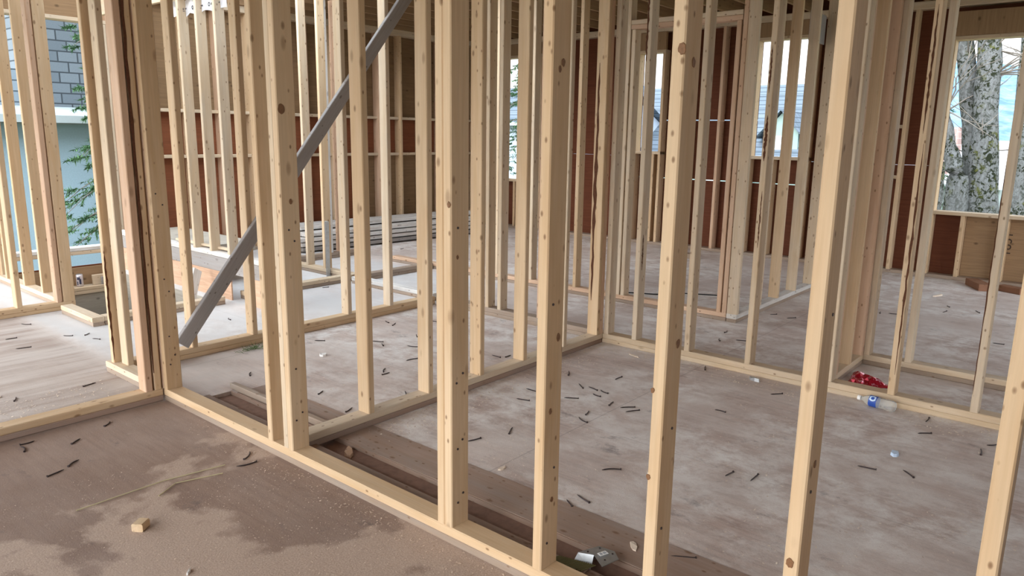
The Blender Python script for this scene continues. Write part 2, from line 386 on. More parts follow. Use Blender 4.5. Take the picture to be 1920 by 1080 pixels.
# --- B: middle wall
YB = 2.842
plates('x', YB, XA + S + 0.001, 4.438, 'pine bottom plate of the middle wall that starts at the three-piece post', PALE, BROWN)
gB = 'studs of the middle wall'
nB = ['brown-faced pine stud nearest the three-piece post in the middle wall', 'pine stud seen just left of the doubled foreground stud, in the middle wall',
      'pine stud partly hidden behind the doubled foreground stud, in the middle wall', 'golden pine stud seen between the doubled foreground stud and its right neighbour',
      'pine stud showing as a pale sliver beside the single foreground stud', 'broad stud with ragged bark along its edge near the inner corner of the middle wall']
for x, lb, mt in zip((2.272, 2.690, 3.112, 3.520, 3.952, 4.362), nB, (PINE, PINE, PINE, PINE, PALE, PINE)):
    o = stud('x', YB, x, lb, gB, mt)
    if x > 4.3:
        bark(o, '-x', 0.062, 0.25, 1.9, 0.030)
stud('x', YB, 4.402, 'rosy stud filling the inner corner of the middle wall', gB, ROSY)

# --- E: right-hand wall of the room behind the foreground
XE1 = 4.442
plates('y', XE1, -0.35, 2.930, 'pine bottom plate behind the clear plastic bottle', PALE, PALE)
gE = 'studs of the wall behind the plastic bottle'
for y, lb, mt in ((2.800, 'pine stud at the inner corner of the wall behind the plastic bottle', PALE), (2.565, 'pine stud with wavy bark edges, nearest the inner corner', PALE),
              (2.155, 'straight pine stud seen just right of the third bright foreground stud', PALE), (1.730, 'pale stud with dark bark gouges, left of the red wrapper', PALE),
              (1.228, 'pine stud standing at the left end of the red wrapper', PALE), (0.885, 'cracked pine stud rising just behind the plastic bottle', PINE), (0.477, 'slim pine stud to the right of the plastic bottle', PALE)):
    o = stud('y', XE1, y, lb, gE, mt)
    if y == 1.730: bark(o, '-x', 0.020, 1.28, 1.55, 0.022); bark(o, '-x', 0.014, 0.75, 1.10, 0.010); bark(o, '-x', 0.024, 1.68, 1.95, 0.012)
    if y == 0.885: bark(o, '-x', 0.010, 0.12, 1.40, 0.013); bark(o, '-x', 0.020, 1.45, 2.1, 0.014)
    if y == 2.565: bark(o, '-x', 0.030, 1.9, 2.35, 0.020); bark(o, '-y', 0.03, 0.5, 0.75, 0.018)
    if y == 0.477: bark(o, '-x', 0.036, 0.1, 1.3, 0.008)
# the same line carried on past the middle wall
plates('y', XE1 + 0.03, 2.935, 4.620, 'dusty bottom plate seen low between the doubled stud and the inner corner', DIRTY)
for y, lb in ((4.000, 'pale stud seen close to the right side of the doubled foreground stud'), (3.865, 'stud standing second behind the right side of the doubled foreground stud')):
    stud('y', XE1 + 0.03, y, lb, 'studs beyond the middle wall', PALE)
stud('y', XE1 + 0.03, 3.450, 'stud hidden mostly by the single foreground stud', 'studs beyond the middle wall', ROSY)

# --- W: small closet beyond
plates('x', 1.250, 4.534, 5.195, 'short bottom plate running back from the red wrapper', PALE)
for x, lb, mt in ((4.600, 'rosy stud just behind the bright foreground stud, left of the wrapper', ROSY), (4.880, 'brown-faced stud second along the short closet side wall', PINE)):
    stud('x', 1.250, x, lb, 'studs of the short closet side wall', mt)
plates('y', 5.200, 0.10, 1.340, 'bottom plate of the closet back wall beyond the plastic bottle', PALE)
for y, lb, mt in ((1.215, 'wide stained corner stud where the closet side and back walls meet', PALE), (0.965, 'stud standing behind the cracked stud, in the closet back wall', PALE)):
    stud('y', 5.200, y, lb, 'studs of the closet back wall', mt)
tag(timber('wall_stud', 5.156, 5.194, 1.250, 1.339, PT, TOP, ROSY), 'stud backing the closet corner, seen left of the stained corner stud', 'stud', 'studs of the closet back wall')

# --- D: wall behind the middle wall, with the diagonal brace
YD = 4.630
plates('x', YD, 1.842, 4.470, 'pine bottom plate behind the lower end of the diagonal brace', PINE, PINE)
gD = 'studs of the wall behind the diagonal brace'
for x, lb in ((2.250, 'stud at the foot of the grey diagonal brace'), (2.690, 'stud left of the three-piece post, crossed by the diagonal brace'), (3.520, 'pale stud just left of the nearest brown-faced middle stud'),
              (3.950, 'pale stud with a bulging knot right of the nearest brown-faced middle stud'), (4.360, 'dim stud touching the second middle-wall stud, behind it')):
    stud('x', YD, x, lb, gD, PALE if x > 3 else PINE)
# diagonal brace nailed flat on its near face
p0 = Vector((2.165, 4.588, 0.115)); p1 = Vector((4.33, 4.588, 2.745)); dv = p1 - p0
br = link('diagonal_brace', timber_mesh(0.095, T, dv.length, GREY))
zax = dv.normalized(); yax = Vector((0, 1, 0)); xax = yax.cross(zax)
br.matrix_basis = Matrix.Translation(p0 - xax * 0.0475) @ Matrix((xax, yax, zax)).transposed().to_4x4()
tag(br, 'grey weathered diagonal brace board slanting up across the studs', 'brace')

# --- C / G: doorway on the left and the short return wall beside it
plates('x', 3.990, -1.20, 1.750, 'bottom plate running across the left doorway towards the left edge', PINE, BROWN)
plates('y', 1.748, 4.082, 4.745, 'short pale bottom plate going back beside the bright hall floor', PALE)
gG = 'studs of the left doorway post'
o = tag(timber('wall_stud', 1.766, 1.855, 4.665, 4.703, PT, TOP, PINE), 'brown-faced stud at the left of the doorway post, with peeling bark', 'stud', gG)
bark(o, '-y', 0.004, 0.02, 0.7, 0.016)
tag(timber('wall_stud', 1.800, 1.838, 4.548, 4.637, PT, TOP, PALE), 'bright narrow-faced stud second from the left in the doorway post', 'stud', gG)
o = tag(timber('wall_stud', 1.660, 1.698, 3.990, 4.078, PT, TOP, ROSY), 'front left stud of the doorway post, with the bright narrow side', 'stud', gG)
o2 = tag(timber('wall_stud', 1.708, 1.746, 3.990, 4.078, PT, TOP, PINE), 'inner stud of the doorway post beside a dark bark-lined crack', 'stud', gG)
bark(o2, '-y', 0.002, 0.1, 2.8, 0.022)

# --- J / K: far-left framing
plates('x', 6.680, -0.60, 2.275, 'bottom plate crossing the hall at the far left', PINE, PINE)
gK = 'far left studs before the tall window'
stud('x', 6.680, 1.850, 'stud standing alone on the cross plate at the far left', gK, PINE)
stud('x', 6.680, 1.440, 'stud at the very left edge of the view on the cross plate', gK, PINE)
tag(timber('wall_stud', 2.140, 2.178, 6.680, 6.769, PT, TOP, ROSY), 'left half of the thick brown post before the tall window', 'stud', gK)
tag(timber('wall_stud', 2.186, 2.275, 6.680, 6.718, PT, TOP, PINE), 'right half of the thick brown post before the tall window', 'stud', gK)
plates('y', 2.190, 6.772, 8.340, 'bottom plate going back to the tall window behind the thick brown post', PALE)
for y, lb in ((8.10, 'farthest small stud on the plate going back to the tall window'), (7.62, 'middle stud on the plate going back to the tall window'), (7.165, 'nearest stud on the plate behind the thick brown post')):
    stud('y', 2.190, y, lb, gK, PINE)
plates('y', 2.120, 5.930, 6.560, 'loose-ended plate edging the stair opening on the left', PALE)
tag(timber('bottom_plate', 2.212, 3.20, 5.930, 6.018, PT - T, PT, PALE), 'plate along the near edge of the stair opening', 'floor plate')
tag(timber('sole_strip', 2.212, 3.20, 5.933, 6.015, 0, PT - T, DIRTY), 'thin sole strip under the plate on the near edge of the stair opening', 'sole strip')

# --- landing with its raised wall
tag(boxes('landing_skirt', [(3.318, 3.330, 6.03, 8.34, 0.0, 0.245), (3.318, 3.330, 5.40, 5.80, 0.0, 0.245)], PLYORG), 'orange stained plywood skirt under the grey landing beam', 'plywood skirt')
tag(timber('landing_beam', 3.300, 3.338, 5.30, 8.34, 0.245, 0.375, GREY), 'grey stained rim beam of the raised landing behind the brace', 'beam')
tag(timber('landing_plate', 3.300, 3.389, 5.30, 8.34, 0.377, 0.415, WHITISH), 'pale plate lying on the grey landing beam', 'floor plate')
struct(boxes('trim_2', [(3.392, 4.00, 6.75, 8.34, 0.30, 0.395)], PLYGRY))
gL = 'studs on the raised landing'
for y, lb in ((7.62, 'leftmost stud on the landing plate beside the dark gap'), (6.60, 'second stud on the landing plate, beside the first bright edge'), (6.30, 'third stud on the landing plate, with a bright lit left edge'), (5.99, 'fourth stud on the landing plate, just above the brace')):
    stud('y', 3.300, y, lb, gL, PALE, z0=0.415)
bmv = timber('loose_board', 3.36, 3.40, 6.0, 7.1, 0.43, 0.45, PALE); bmv.rotation_euler.rotate_axis('X', -0.35) if False else None
tag(bmv, 'thin loose stick lying along the landing plate', 'stick')
st_ = link('stair_stringer', timber_mesh(0.09, 0.03, 0.36, WHITISH)); st_.location = (2.985, 6.20, 0.0); st_.rotation_euler = (-0.35, 0.60, 0.15)
tag(st_, 'white-edged board leaning against the orange landing skirt', 'board')

# --- Q: broken partitions right of the landing
plates('x', 5.975, 3.42, 4.700, 'bottom plate crossing the bright back floor behind the three-piece post', PALE)
plates('y', 4.615, 6.070, 7.265, 'plate going back behind the galvanised strap', PALE)
plates('x', 7.270, 4.615, 5.700, 'plate crossing behind the strapped studs in the back room', DIRTY)
gQ = 'studs around the galvanised strap'
stud('y', 4.615, 6.440, 'brown-faced stud right behind the galvanised strap', gQ, PINE)
stud('y', 4.615, 6.745, 'pale rough stud left of the galvanised strap', gQ, PALE)
stud('x', 7.270, 5.300, 'whitish stud right of the strapped stud', gQ, WHITISH)
stud('x', 7.270, 5.440, 'reddish stud beside the whitish one right of the strap', gQ, ROSY)
stud('x', 7.270, 4.640, 'stud behind the left side of the galvanised strap', gQ, PALE)
sp_ = empty('hold_down_strap', (4.606, 6.37, 0.0))
tag(sp_, 'galvanised steel strap standing up beside the brown-faced back stud', 'metal strap')
bm = bmesh.new(); box_bm(bm, -0.004, 0.0, -0.03, 0.03, 0.0, 0.58); link('strap_plate', mesh_from(bm, 'strap_plate'), STEEL, sp_)
bm = bmesh.new(); box_bm(bm, -0.05, -0.004, -0.03, -0.026, 0.0, 0.58); link('strap_flange', mesh_from(bm, 'strap_flange'), STEEL, sp_)
for z in (0.08, 0.2, 0.32, 0.44, 0.55): nail_head(sp_, (-0.0045, 0.0, z), (-1, 0, 0))
plates('y', 4.530, 4.722, 5.890, 'pale plate on the bright back floor right of the knotty pale stud', WHITISH)
plates('x', 5.895, 4.625, 5.660, 'shadowed plate crossing in front of the lumber stack', DIRTY)

# --- L: far room corner
plates('y', 5.672, 2.445, 6.60, 'bottom plate of the far partition with the high door header', ROSY)
plates('x', 2.352, 5.672, 8.60, 'whitish bottom plate running away from the far corner', WHITISH)  # plate in the near-white timber
gL1 = 'studs of the far partition with the door header'
for y, lb, mt in ((2.446, 'outer of the two far corner studs, rosy and narrow', ROSY), (2.495, 'door trimmer stud left of the far corner', ROSY), (3.425, 'trimmer stud at the left of the far door opening', PALE), (3.475, 'full stud beside the left trimmer of the far door opening', PALE),
                  (3.960, 'orange-brown stud glimpsed right of the single foreground stud', PINE), (4.500, 'small far stud glimpsed behind the golden middle stud', PALE), (4.95, 'small far stud behind the doubled foreground stud', PALE)):
    stud('y', 5.672, y, lb, gL1, mt, z1=2.372 if y in (2.495, 3.425) else TOP)
hd = empty('door_header', (5.672, 2.486, 2.374))
tag(hd, 'double board header over the far door opening', 'header')
timber('header_board', 0, S, 0, 0.985, 0.0, T, ROSY, hd)
timber('header_board', 0, S, 0, 0.985, T + 0.001, 2 * T, PALE, hd)
timber('cripple_stud', 0, S, 0.45, 0.45 + T, 2 * T + 0.001, TOP - 2.375, PALE, hd)
gL2 = 'studs along the chalky white plate'
nm = ['wide corner stud at the near end of the whitish plate', 'stud behind the gouged pale stud on the whitish plate', 'brown stud on the whitish plate left of the lit window strip', 'stud in front of the small far window on the whitish plate', 'farther stud on the whitish plate right of the small window', 'farther slim stud on the whitish plate near the bright foreground stud', 'last stud on the whitish plate']
for x, lb, mt in zip((5.675, 6.150, 6.560, 7.000, 7.465, 7.870, 8.280), nm, (PALE, PALE, PINE, PALE, PALE, PALE, ROSY)):
    stud('x', 2.352, x, lb, gL2, mt)
# grey sheet hung between the studs before the small window
bm = bmesh.new(); box_bm(bm, 7.04, 7.46, 2.45, 2.456, 2.36, 2.62)
k = link('poly_sheet', mesh_from(bm, 'poly_sheet'), plain('grey_plastic', (0.30, 0.29, 0.29), 0.4)); tag(k, 'grey plastic sheet stapled high between studs above the small far window', 'plastic sheet')

# ------------------------------------------------------------------ outside walls: studs, blocking, window framing
D6 = 0.139
gN = 'studs of the far back wall'
xs = [3.46 + 0.406 * i for i in range(15)]
tag(timber('bottom_plate', 3.46, XE, YN, YN + D6, 0.0, T, DIRTY), 'bottom plate at the foot of the far back wall', 'floor plate')
tag(timber('top_plate', 1.9, XE, YN, YN + D6, 2.87, TOP, PALE), 'top plate of the far back wall under the joists', 'top plate')
for i, x in enumerate(xs):
    stud('x', YN, x, 'far back wall stud, %s from the left behind the landing and lumber stack' % ORD[i], gN, PINE if i % 3 else ROSY, z0=T, z1=2.87, depth=D6, lean=False)
for i in range(len(xs) - 1):
    for j, z in enumerate((1.20, 1.72)):
        tag(timber('blocking', xs[i] + T + .001, xs[i + 1] - .001, YN + 0.04, YN + 0.128, z - T + 0.0 * i, z, PALE), '%s blocking piece in the %s bay of the far back wall' % (('lower', 'upper')[j], ORD[i]), 'blocking', 'blocking rows of the far back wall')
gX = 'studs of the far right wall'
tag(timber('bottom_plate', XE, XE + D6, -2.5, 8.49, 0.0, T, DIRTY), 'bottom plate at the foot of the far right wall', 'floor plate')
tag(timber('top_plate', XE, XE + D6, -2.5, 8.49, 2.87, TOP, PALE), 'top plate of the far right wall under the joists', 'top plate')
def clear(y):
    return not any(a - 0.03 < y < b + 0.0 or a - 0.03 < y + T < b for a, b, *_ in WIN)
ys = [8.30, 6.85, 6.45, 6.05, 5.65, 4.65, 4.24, 3.95, 2.92, 2.60, 2.28, 2.05]
for i, y in enumerate(ys):
    stud('y', XE, y, 'far right wall stud, %s from the left before the big window' % ORD[i], gX, PINE if i % 2 else ROSY, z0=T, z1=2.87, depth=D6, lean=False)
names = ['big tree window', 'small window facing the grey roof', 'slim window left of the red panel', 'narrow window in the far corner']
for i, (a, b, z0, z1) in enumerate(WIN):
    nmw = names[i]
    tag(timber('window_sill', XE - 0.005, XE + 0.15, a - T, b + T, z0 - T, z0, PALE), 'pale rough sill board of the %s' % nmw, 'window sill')
    h0 = z1; hh = min(2.868, z1 + 0.286)
    hdr = empty('window_header', (XE, a - T, h0)); tag(hdr, 'dark wood header beam over the %s' % nmw, 'header')
    timber('header_board', 0, D6, 0, b - a + 2 * T, 0, T, PALE, hdr)
    timber('header_board', 0.0, 0.05, 0, b - a + 2 * T, T + .001, hh - h0, PLYTAN, hdr)
    for s_, y in (('left', b), ('right', a - T)):
        tag(timber('trimmer_stud', XE, XE + D6, y, y + T, T, h0 - .001, PINE), '%s trimmer stud of the %s' % (s_, nmw), 'stud', 'window trimmers of the far right wall')
    y = b - 0.30; q = 1
    while y > a + 0.02:
        tag(timber('cripple_stud', XE, XE + D6, y, y + T, T, z0 - T - .001, PINE), '%s short stud from the left under the %s' % (ORD[q - 1], nmw), 'stud', 'short studs under the windows')
        y -= 0.406; q += 1
for j, z in enumerate((1.10, 1.66)):
    tag(timber('blocking', XE + 0.04, XE + 0.128, 2.089, 2.279, z - T, z, PALE), '%s blocking piece left of the big tree window' % ('lower', 'upper')[j], 'blocking', 'blocking by the big window')
# plywood infill under the big window, with its stencilled figures
pl = boxes('plywood_panel', [(XE + 0.1395, XE + 0.1398, -0.35, 1.368, T, 0.70)], PLYTAN); tag(pl, 'knotty plywood panel under the right part of the big tree window', 'plywood')
tx = bpy.data.curves.new('stencil', 'FONT'); tx.body = '1831'; tx.size = 0.13; tmp = bpy.data.objects.new('stencil_tmp', tx); COL.objects.link(tmp)
me = bpy.data.meshes.new_from_object(tmp.evaluated_get(bpy.context.evaluated_depsgraph_get())); bpy.data.objects.remove(tmp)
so3 = link('stencilled_figures', me, plain('stencil_ink', (0.05, 0.03, 0.02), 0.8), pl); so3.matrix_basis = Matrix.Translation((XE + 0.137, 0.93, 0.30)) @ Matrix(((0, 0, -1), (0, 1, 0), (1, 0, 0))).to_4x4()
# tall window at the far left
wf = empty('window_frame', (0, 0, 0)); tag(wf, 'rough opening frame of the tall window at the far left', 'window frame')
timber('head_board', 2.26, 3.46, YN, YN + D6, 2.55, 2.55 + T, PALE, wf)
timber('jamb_board', 2.262, 2.30, YN, YN + D6, 0.03, 2.549, PINE, wf); timber('jamb_board', 3.42, 3.458, YN, YN + D6, 0.03, 2.549, PALE, wf)
timber('rail', 2.301, 3.419, YN, YN + D6, 0.165, 0.165 + T, PALE, wf); timber('rail', 2.301, 3.419, YN, YN + D6, 0.205, 0.243, WHITISH, wf)
boxes('panel', [(2.26, 3.46, YN + 0.10, YN + 0.112, 2.59, 2.868)], PLYTAN, wf)
tag(timber('bottom_plate', 2.29, 3.29, 8.362, 8.500, -0.235, -0.200, PALE), 'lower plate of the ledge that carries the drink can', 'floor plate')
tag(timber('bottom_plate', 2.29, 3.29, 8.362, 8.500, -0.198, -0.160, PALE), 'upper plate of the ledge that carries the drink can', 'floor plate')
tag(boxes('plywood_panel', [(2.29, 3.29, 8.505, 8.52, -0.235, 0.03)], PLYTAN), 'low plywood strip behind the drink can', 'plywood')

# ------------------------------------------------------------------ things lying about
def nail(loc, rz, ln, label, group):
    bend = random.choice((0.0, 0.0, 0.08, -0.1, 0.3, -0.3))
    n = 6; pts = [(ln * i / n - ln / 2, bend * ln * 0.35 * math.sin(PI * i / n), 0.0035) for i in range(n + 1)]
    bm = bmesh.new(); tube_bm(bm, pts, [0.0030] * n + [0.0012], 6)
    tube_bm(bm, [(-ln / 2 - 0.002, 0, 0.0045), (-ln / 2 + 0.001, 0, 0.0045)], 0.0052, 8)
    o = link('framing_nail', mesh_from(bm, 'framing_nail'), IRON); o.location = (*loc, 0.0); o.rotation_euler = (0, 0, rz)
    return tag(o, label, 'nail', group)
NAILS = {
 ('bent dark nail lying on the chalky floor behind the foreground studs', 'nails on the chalky floor'): [(3.54, 2.32), (3.54, 2.24), (3.46, 2.24), (3.81, 2.31), (3.41, 2.0), (3.38, 1.95), (3.19, 2.12), (3.09, 2.08), (3.71, 1.59), (4.38, 2.0), (4.2, 1.46), (2.68, 1.64), (3.0, 1.22), (3.04, 1.12), (3.68, 2.6), (3.53, 2.4), (3.32, 2.32), (3.4, 2.1), (2.72, 2.27), (2.51, 2.33), (3.27, 2.57), (3.11, 2.51), (2.3, 1.6), (2.37, 1.58), (2.25, 1.06), (4.2, 0.37), (4.06, 0.4), (3.49, 0.77), (3.55, 0.61), (4.13, 0.66), (4.35, 0.69)],
 ('dark nail lying on the floor between the middle wall and the brace', 'nails behind the middle wall'): [(3.3, 3.96), (3.74, 4.34), (3.63, 3.96), (3.42, 3.77), (3.2, 3.54), (2.89, 3.44), (2.73, 3.08), (4.02, 4.17), (3.64, 3.18), (3.7, 3.12), (2.32, 4.05), (2.93, 3.50), (2.35, 3.11), (2.41, 3.45), (3.06, 4.37), (3.33, 4.05), (3.75, 4.44)],
 ('dark nail lying on the grey floor of the far right rooms', 'nails in the far right rooms'): [(6.93, 1.57), (6.96, 1.47), (7.37, 1.15), (7.64, 1.17), (6.45, 0.63), (7.58, 0.93), (7.2, 0.82), (5.1, 2.23), (5.19, 2.1), (6.19, 2.24), (5.36, 2.3), (6.17, 2.08)],
 ('dark nail lying on the bright floor of the left hall', 'nails in the left hall'): [(1.21, 4.6), (1.58, 4.56), (2.01, 5.74), (2.0, 5.56), (1.58, 5.68), (1.9, 5.8), (1.81, 6.38), (1.6, 6.0)],
 ('dark nail lying in the sawdust of the front left floor', 'nails in the front sawdust'): [(1.02, 3.44), (1.4, 3.86), (1.21, 3.74), (1.11, 3.49), (1.67, 2.99), (1.62, 2.91), (1.01, 3.83), (1.05, 3.89)],
 ('dark nail lying on the bright back floor', 'nails on the bright back floor'): [(2.73, 5.43), (2.95, 5.42), (4.22, 5.90), (6.41, 7.25)]}
for (lb, g), pts in NAILS.items():
    for p in pts: nail(p, random.uniform(0, PI), random.uniform(0.06, 0.09), lb, g)

def chip(name, loc, sx, sy, sz, rz, mat, label, cat, rx=0.0):
    bm = bmesh.new()
    n = 7; top = []; bot = []
    for i in range(n):
        a = 2 * PI * i / n; r = random.uniform(0.75, 1.1)
        x, y = sx / 2 * r * math.cos(a), sy / 2 * r * math.sin(a)
        bot.append(bm.verts.new((x, y, 0))); top.append(bm.verts.new((x * 0.9, y * 0.9, sz * random.uniform(0.7, 1.3))))
    bm.faces.new(bot[::-1]); bm.faces.new(top)
    for i in range(n): bm.faces.new((bot[i], bot[(i + 1) % n], top[(i + 1) % n], top[i]))
    o = link(name, mesh_from(bm, name), mat); o.location = loc; o.rotation_euler = (rx, 0, rz)
    return tag(o, label, cat)
WCHIP = plain('split_wood_chip', (0.74, 0.62, 0.50), 0.8)
WHITE = plain('white_scrap', (0.85, 0.84, 0.82), 0.5, var=0.04)
chip('wood_chip', (2.36, 2.02, 0), 0.055, 0.03, 0.006, 0.2, WCHIP, 'pale round wood chip on the floor right of the doubled stud', 'wood chip')
chip('wood_chip', (2.19, 1.23, 0), 0.075, 0.03, 0.008, 0.6, WCHIP, 'pale split wood chip near the metal bracket', 'wood chip')
chip('wood_chip', (2.79, 1.51, 0), 0.09, 0.014, 0.006, 0.4, WCHIP, 'white sliver left of the third bright foreground stud', 'wood chip')
chip('wood_chip', (2.02, 2.69, -0.02), 0.12, 0.045, 0.02, 0.9, ROSY, 'pinkish wood scrap in the floor slot by the three-piece post', 'wood scrap')
chip('wood_chip', (8.12, 1.34, 0), 0.22, 0.03, 0.01, -0.3, WCHIP, 'bright splinter on the far right floor below the big window', 'wood chip')
chip('wood_chip', (3.61, 3.28, 0), 0.05, 0.03, 0.006, 0.1, WCHIP, 'small pale chip behind the middle wall', 'wood chip')
chip('wood_chip', (4.30, 2.49, 0), 0.10, 0.02, 0.006, 1.3, WCHIP, 'pale sliver against the plate near the inner corner', 'wood chip')
chip('wood_chip', (1.16, 4.70, 0), 0.04, 0.02, 0.006, 1.0, WCHIP, 'tiny chip on the left hall floor by the hall plate', 'wood chip')
chip('paper_scrap', (2.86, 4.05, 0), 0.07, 0.05, 0.015, 0.5, WHITE, 'crumpled white scrap on the floor left of the brown-faced middle stud', 'paper scrap')
chip('plastic_scrap', (1.04, 2.29, 0), 0.034, 0.010, 0.008, 0.75, WHITE, 'small white strip on the sawdust at the bottom left', 'plastic scrap')
chip('plastic_scrap', (3.74, 0.71, 0), 0.07, 0.04, 0.015, 0.3, plain('pale_blue_plastic', (0.55, 0.68, 0.85), 0.3), 'pale blue plastic scrap on the chalky floor at lower right', 'plastic scrap')
chip('plastic_scrap', (4.36, 1.66, 0), 0.08, 0.03, 0.018, 1.4, STEEL, 'small grey metal clip against the plate left of the red wrapper', 'metal clip')
# sawn block in the front sawdust
bk = empty('wood_block', (1.06, 2.70, 0.0), 0.62); tag(bk, 'small sawn pine block lying in the sawdust at the lower left', 'wood block')
timber('block_body', -0.024, 0.024, -0.022, 0.022, 0.0, 0.032, PINE, bk)
# blocks and can on the ledge at the far left
for x, y, z, a, h, lb in ((3.05, 8.40, -0.16, 0.16, 0.11, 'larger wood offcut standing on the ledge right of the can'), (3.13, 8.372, -0.16, 0.12, 0.085, 'smaller wood offcut in front of the larger one on the ledge')):
    tag(timber('wood_offcut', x, x + a, y, y + T * 0.7, z, z + h, GREY if a < 0.15 else PALE), lb, 'wood offcut')
can = empty('drink_can', (2.93, 8.425, -0.16)); tag(can, 'tall silver drink can standing on the ledge under the tall window', 'can')
bm = bmesh.new(); lathe_bm(bm, [(0.024, 0), (0.033, 0.012), (0.033, 0.118), (0.029, 0.130)], 20); link('can_body', mesh_from(bm, 'can_body', True), plain('can_silver', (0.70, 0.66, 0.70), 0.35, 0.5), can)
bm = bmesh.new(); lathe_bm(bm, [(0.027, 0.1295), (0.0285, 0.134), (0.026, 0.134)], 20); link('can_rim', mesh_from(bm, 'can_rim'), STEEL, can)
bm = bmesh.new()
for a0, a1, z0, z1 in ((3.6, 4.5, 0.075, 0.105), (4.2, 4.8, 0.03, 0.085), (3.5, 3.9, 0.02, 0.06)):
    q = [[bm.verts.new((0.0334 * math.cos(a), 0.0334 * math.sin(a), z)) for a in [a0 + (a1 - a0) * i / 6 for i in range(7)]] for z in (z0, z1)]
    for i in range(6): bm.faces.new((q[0][i], q[0][i + 1], q[1][i + 1], q[1][i]))
link('can_print', mesh_from(bm, 'can_print'), plain('can_ink', (0.05, 0.05, 0.09), 0.4), can)['label'] = 'dark printed mark on the can'

# plastic bottle lying against the plate
pb = N('clear_plastic', 0.06, 0.5); pb.b.inputs['Transmission Weight'].default_value = 0.8; pb.b.inputs['IOR'].default_value = 1.12
PLAST = pb.done((0.93, 0.96, 0.97))
BLUE = plain('label_blue', (0.03, 0.09, 0.42), 0.4, var=0.1); LBLUE = plain('label_light', (0.62, 0.78, 0.95), 0.4, var=0.05)
bt = empty('water_bottle', (4.386, 1.058, 0.0325))
tag(bt, 'clear plastic water bottle with blue label lying against the plate', 'bottle')
ax = Vector((4.352, 0.850, 0.0325)) - Vector(bt.location)
bt.rotation_mode = 'QUATERNION'; bt.rotation_quaternion = ax.to_track_quat('Z', 'Y')
bm = bmesh.new(); lathe_bm(bm, [(0.012, 0.012), (0.0125, 0.028), (0.022, 0.045), (0.031, 0.062), (0.0318, 0.075), (0.0318, 0.112), (0.029, 0.118), (0.0315, 0.124), (0.029, 0.135), (0.0315, 0.143), (0.0285, 0.153), (0.0318, 0.162), (0.0315, 0.190), (0.027, 0.204), (0.014, 0.200)], 24)
link('bottle_body', mesh_from(bm, 'bottle_body', True), PLAST, bt)
bm = bmesh.new(); lathe_bm(bm, [(0.014, 0.0), (0.0145, 0.004), (0.0145, 0.016), (0.014, 0.018)], 18); link('bottle_cap', mesh_from(bm, 'bottle_cap', True), WHITE, bt)
bm = bmesh.new(); n = 28; r0 = [[bm.verts.new((0.0322 * math.cos(2 * PI * i / n), 0.0322 * math.sin(2 * PI * i / n), z)) for i in range(n)] for z in (0.070, 0.113)]
for i in range(n): bm.faces.new((r0[0][i], r0[0][(i + 1) % n], r0[1][(i + 1) % n], r0[1][i]))
lbl = link('bottle_label', mesh_from(bm, 'bottle_label', True), BLUE, bt); lbl['label'] = 'dark blue paper label'
inv = bt.rotation_quaternion.to_matrix().inverted() @ (Vector((-0.75, -0.35, 0.75)).normalized()); ang0 = math.atan2(inv.y, inv.x)
def curved_patch(name, r, a0, a1, z0, z1, mat, parent, hexa=True):
    bm = bmesh.new(); n = 8; rows = []
    for j in range(7):
        f = j / 6; z = z0 + (z1 - z0) * f; s = 0.62 + 0.38 * math.sin(PI * f) if hexa else 1
        rows.append([bm.verts.new((r * math.cos(ang0 + (a0 + (a1 - a0) * i / n) * s), r * math.sin(ang0 + (a0 + (a1 - a0) * i / n) * s), z)) for i in range(n + 1)])
    for a, b in zip(rows, rows[1:]):
        for i in range(n): bm.faces.new((a[i], a[i + 1], b[i + 1], b[i]))
    return link(name, mesh_from(bm, name, True), mat, parent)
pt = curved_patch('label_patch', 0.0326, -0.55, 0.55, 0.074, 0.108, LBLUE, lbl); pt['label'] = 'light blue six-sided patch'
curved_patch('label_mark', 0.0329, -0.32, 0.28, 0.082, 0.100, BLUE, lbl)

# crumpled red wrapper
RED = N('red_foil', 0.22, 0.6); RED.b.inputs['Metallic'].default_value = 0.45
rn = RED.noise(RED.co('Object'), 26, 2)
REDM = RED.done(RED.mix(RED.ramp(rn, [(0.56, 0.0), (0.62, 1.0)]), (0.46, 0.010, 0.03), (0.75, 0.30, 0.40)))  # pink flecks put highlights into the foil colour
bm = bmesh.new(); G = 15; gv = {}
A_, B_, C_ = Vector((4.565, 1.205, 0)), Vector((4.98, 1.235, 0)), Vector((4.80, 0.965, 0))
for i in range(G + 1):
    for j in range(G + 1 - i):
        u, v = i / G, j / G; p = A_ + (B_ - A_) * u + (C_ - A_) * v
        e = min(u, v, 1 - u - v); z = 0.006 + min(1, e * 7) * random.uniform(0.008, 0.042)
        gv[i, j] = bm.verts.new((p.x + random.uniform(-.007, .007), p.y + random.uniform(-.007, .007), z))
for i in range(G):
    for j in range(G - i):
        bm.faces.new((gv[i, j], gv[i + 1, j], gv[i, j + 1]))
        if i + j < G - 1: bm.faces.new((gv[i + 1, j], gv[i + 1, j + 1], gv[i, j + 1]))
me = mesh_from(bm, 'red_wrapper'); rw = link('red_wrapper', me, REDM); sm = rw.modifiers.new('thick', 'SOLIDIFY'); sm.thickness = 0.004
tag(rw, 'crumpled shiny red wrapper on the closet floor behind the plate', 'wrapper')

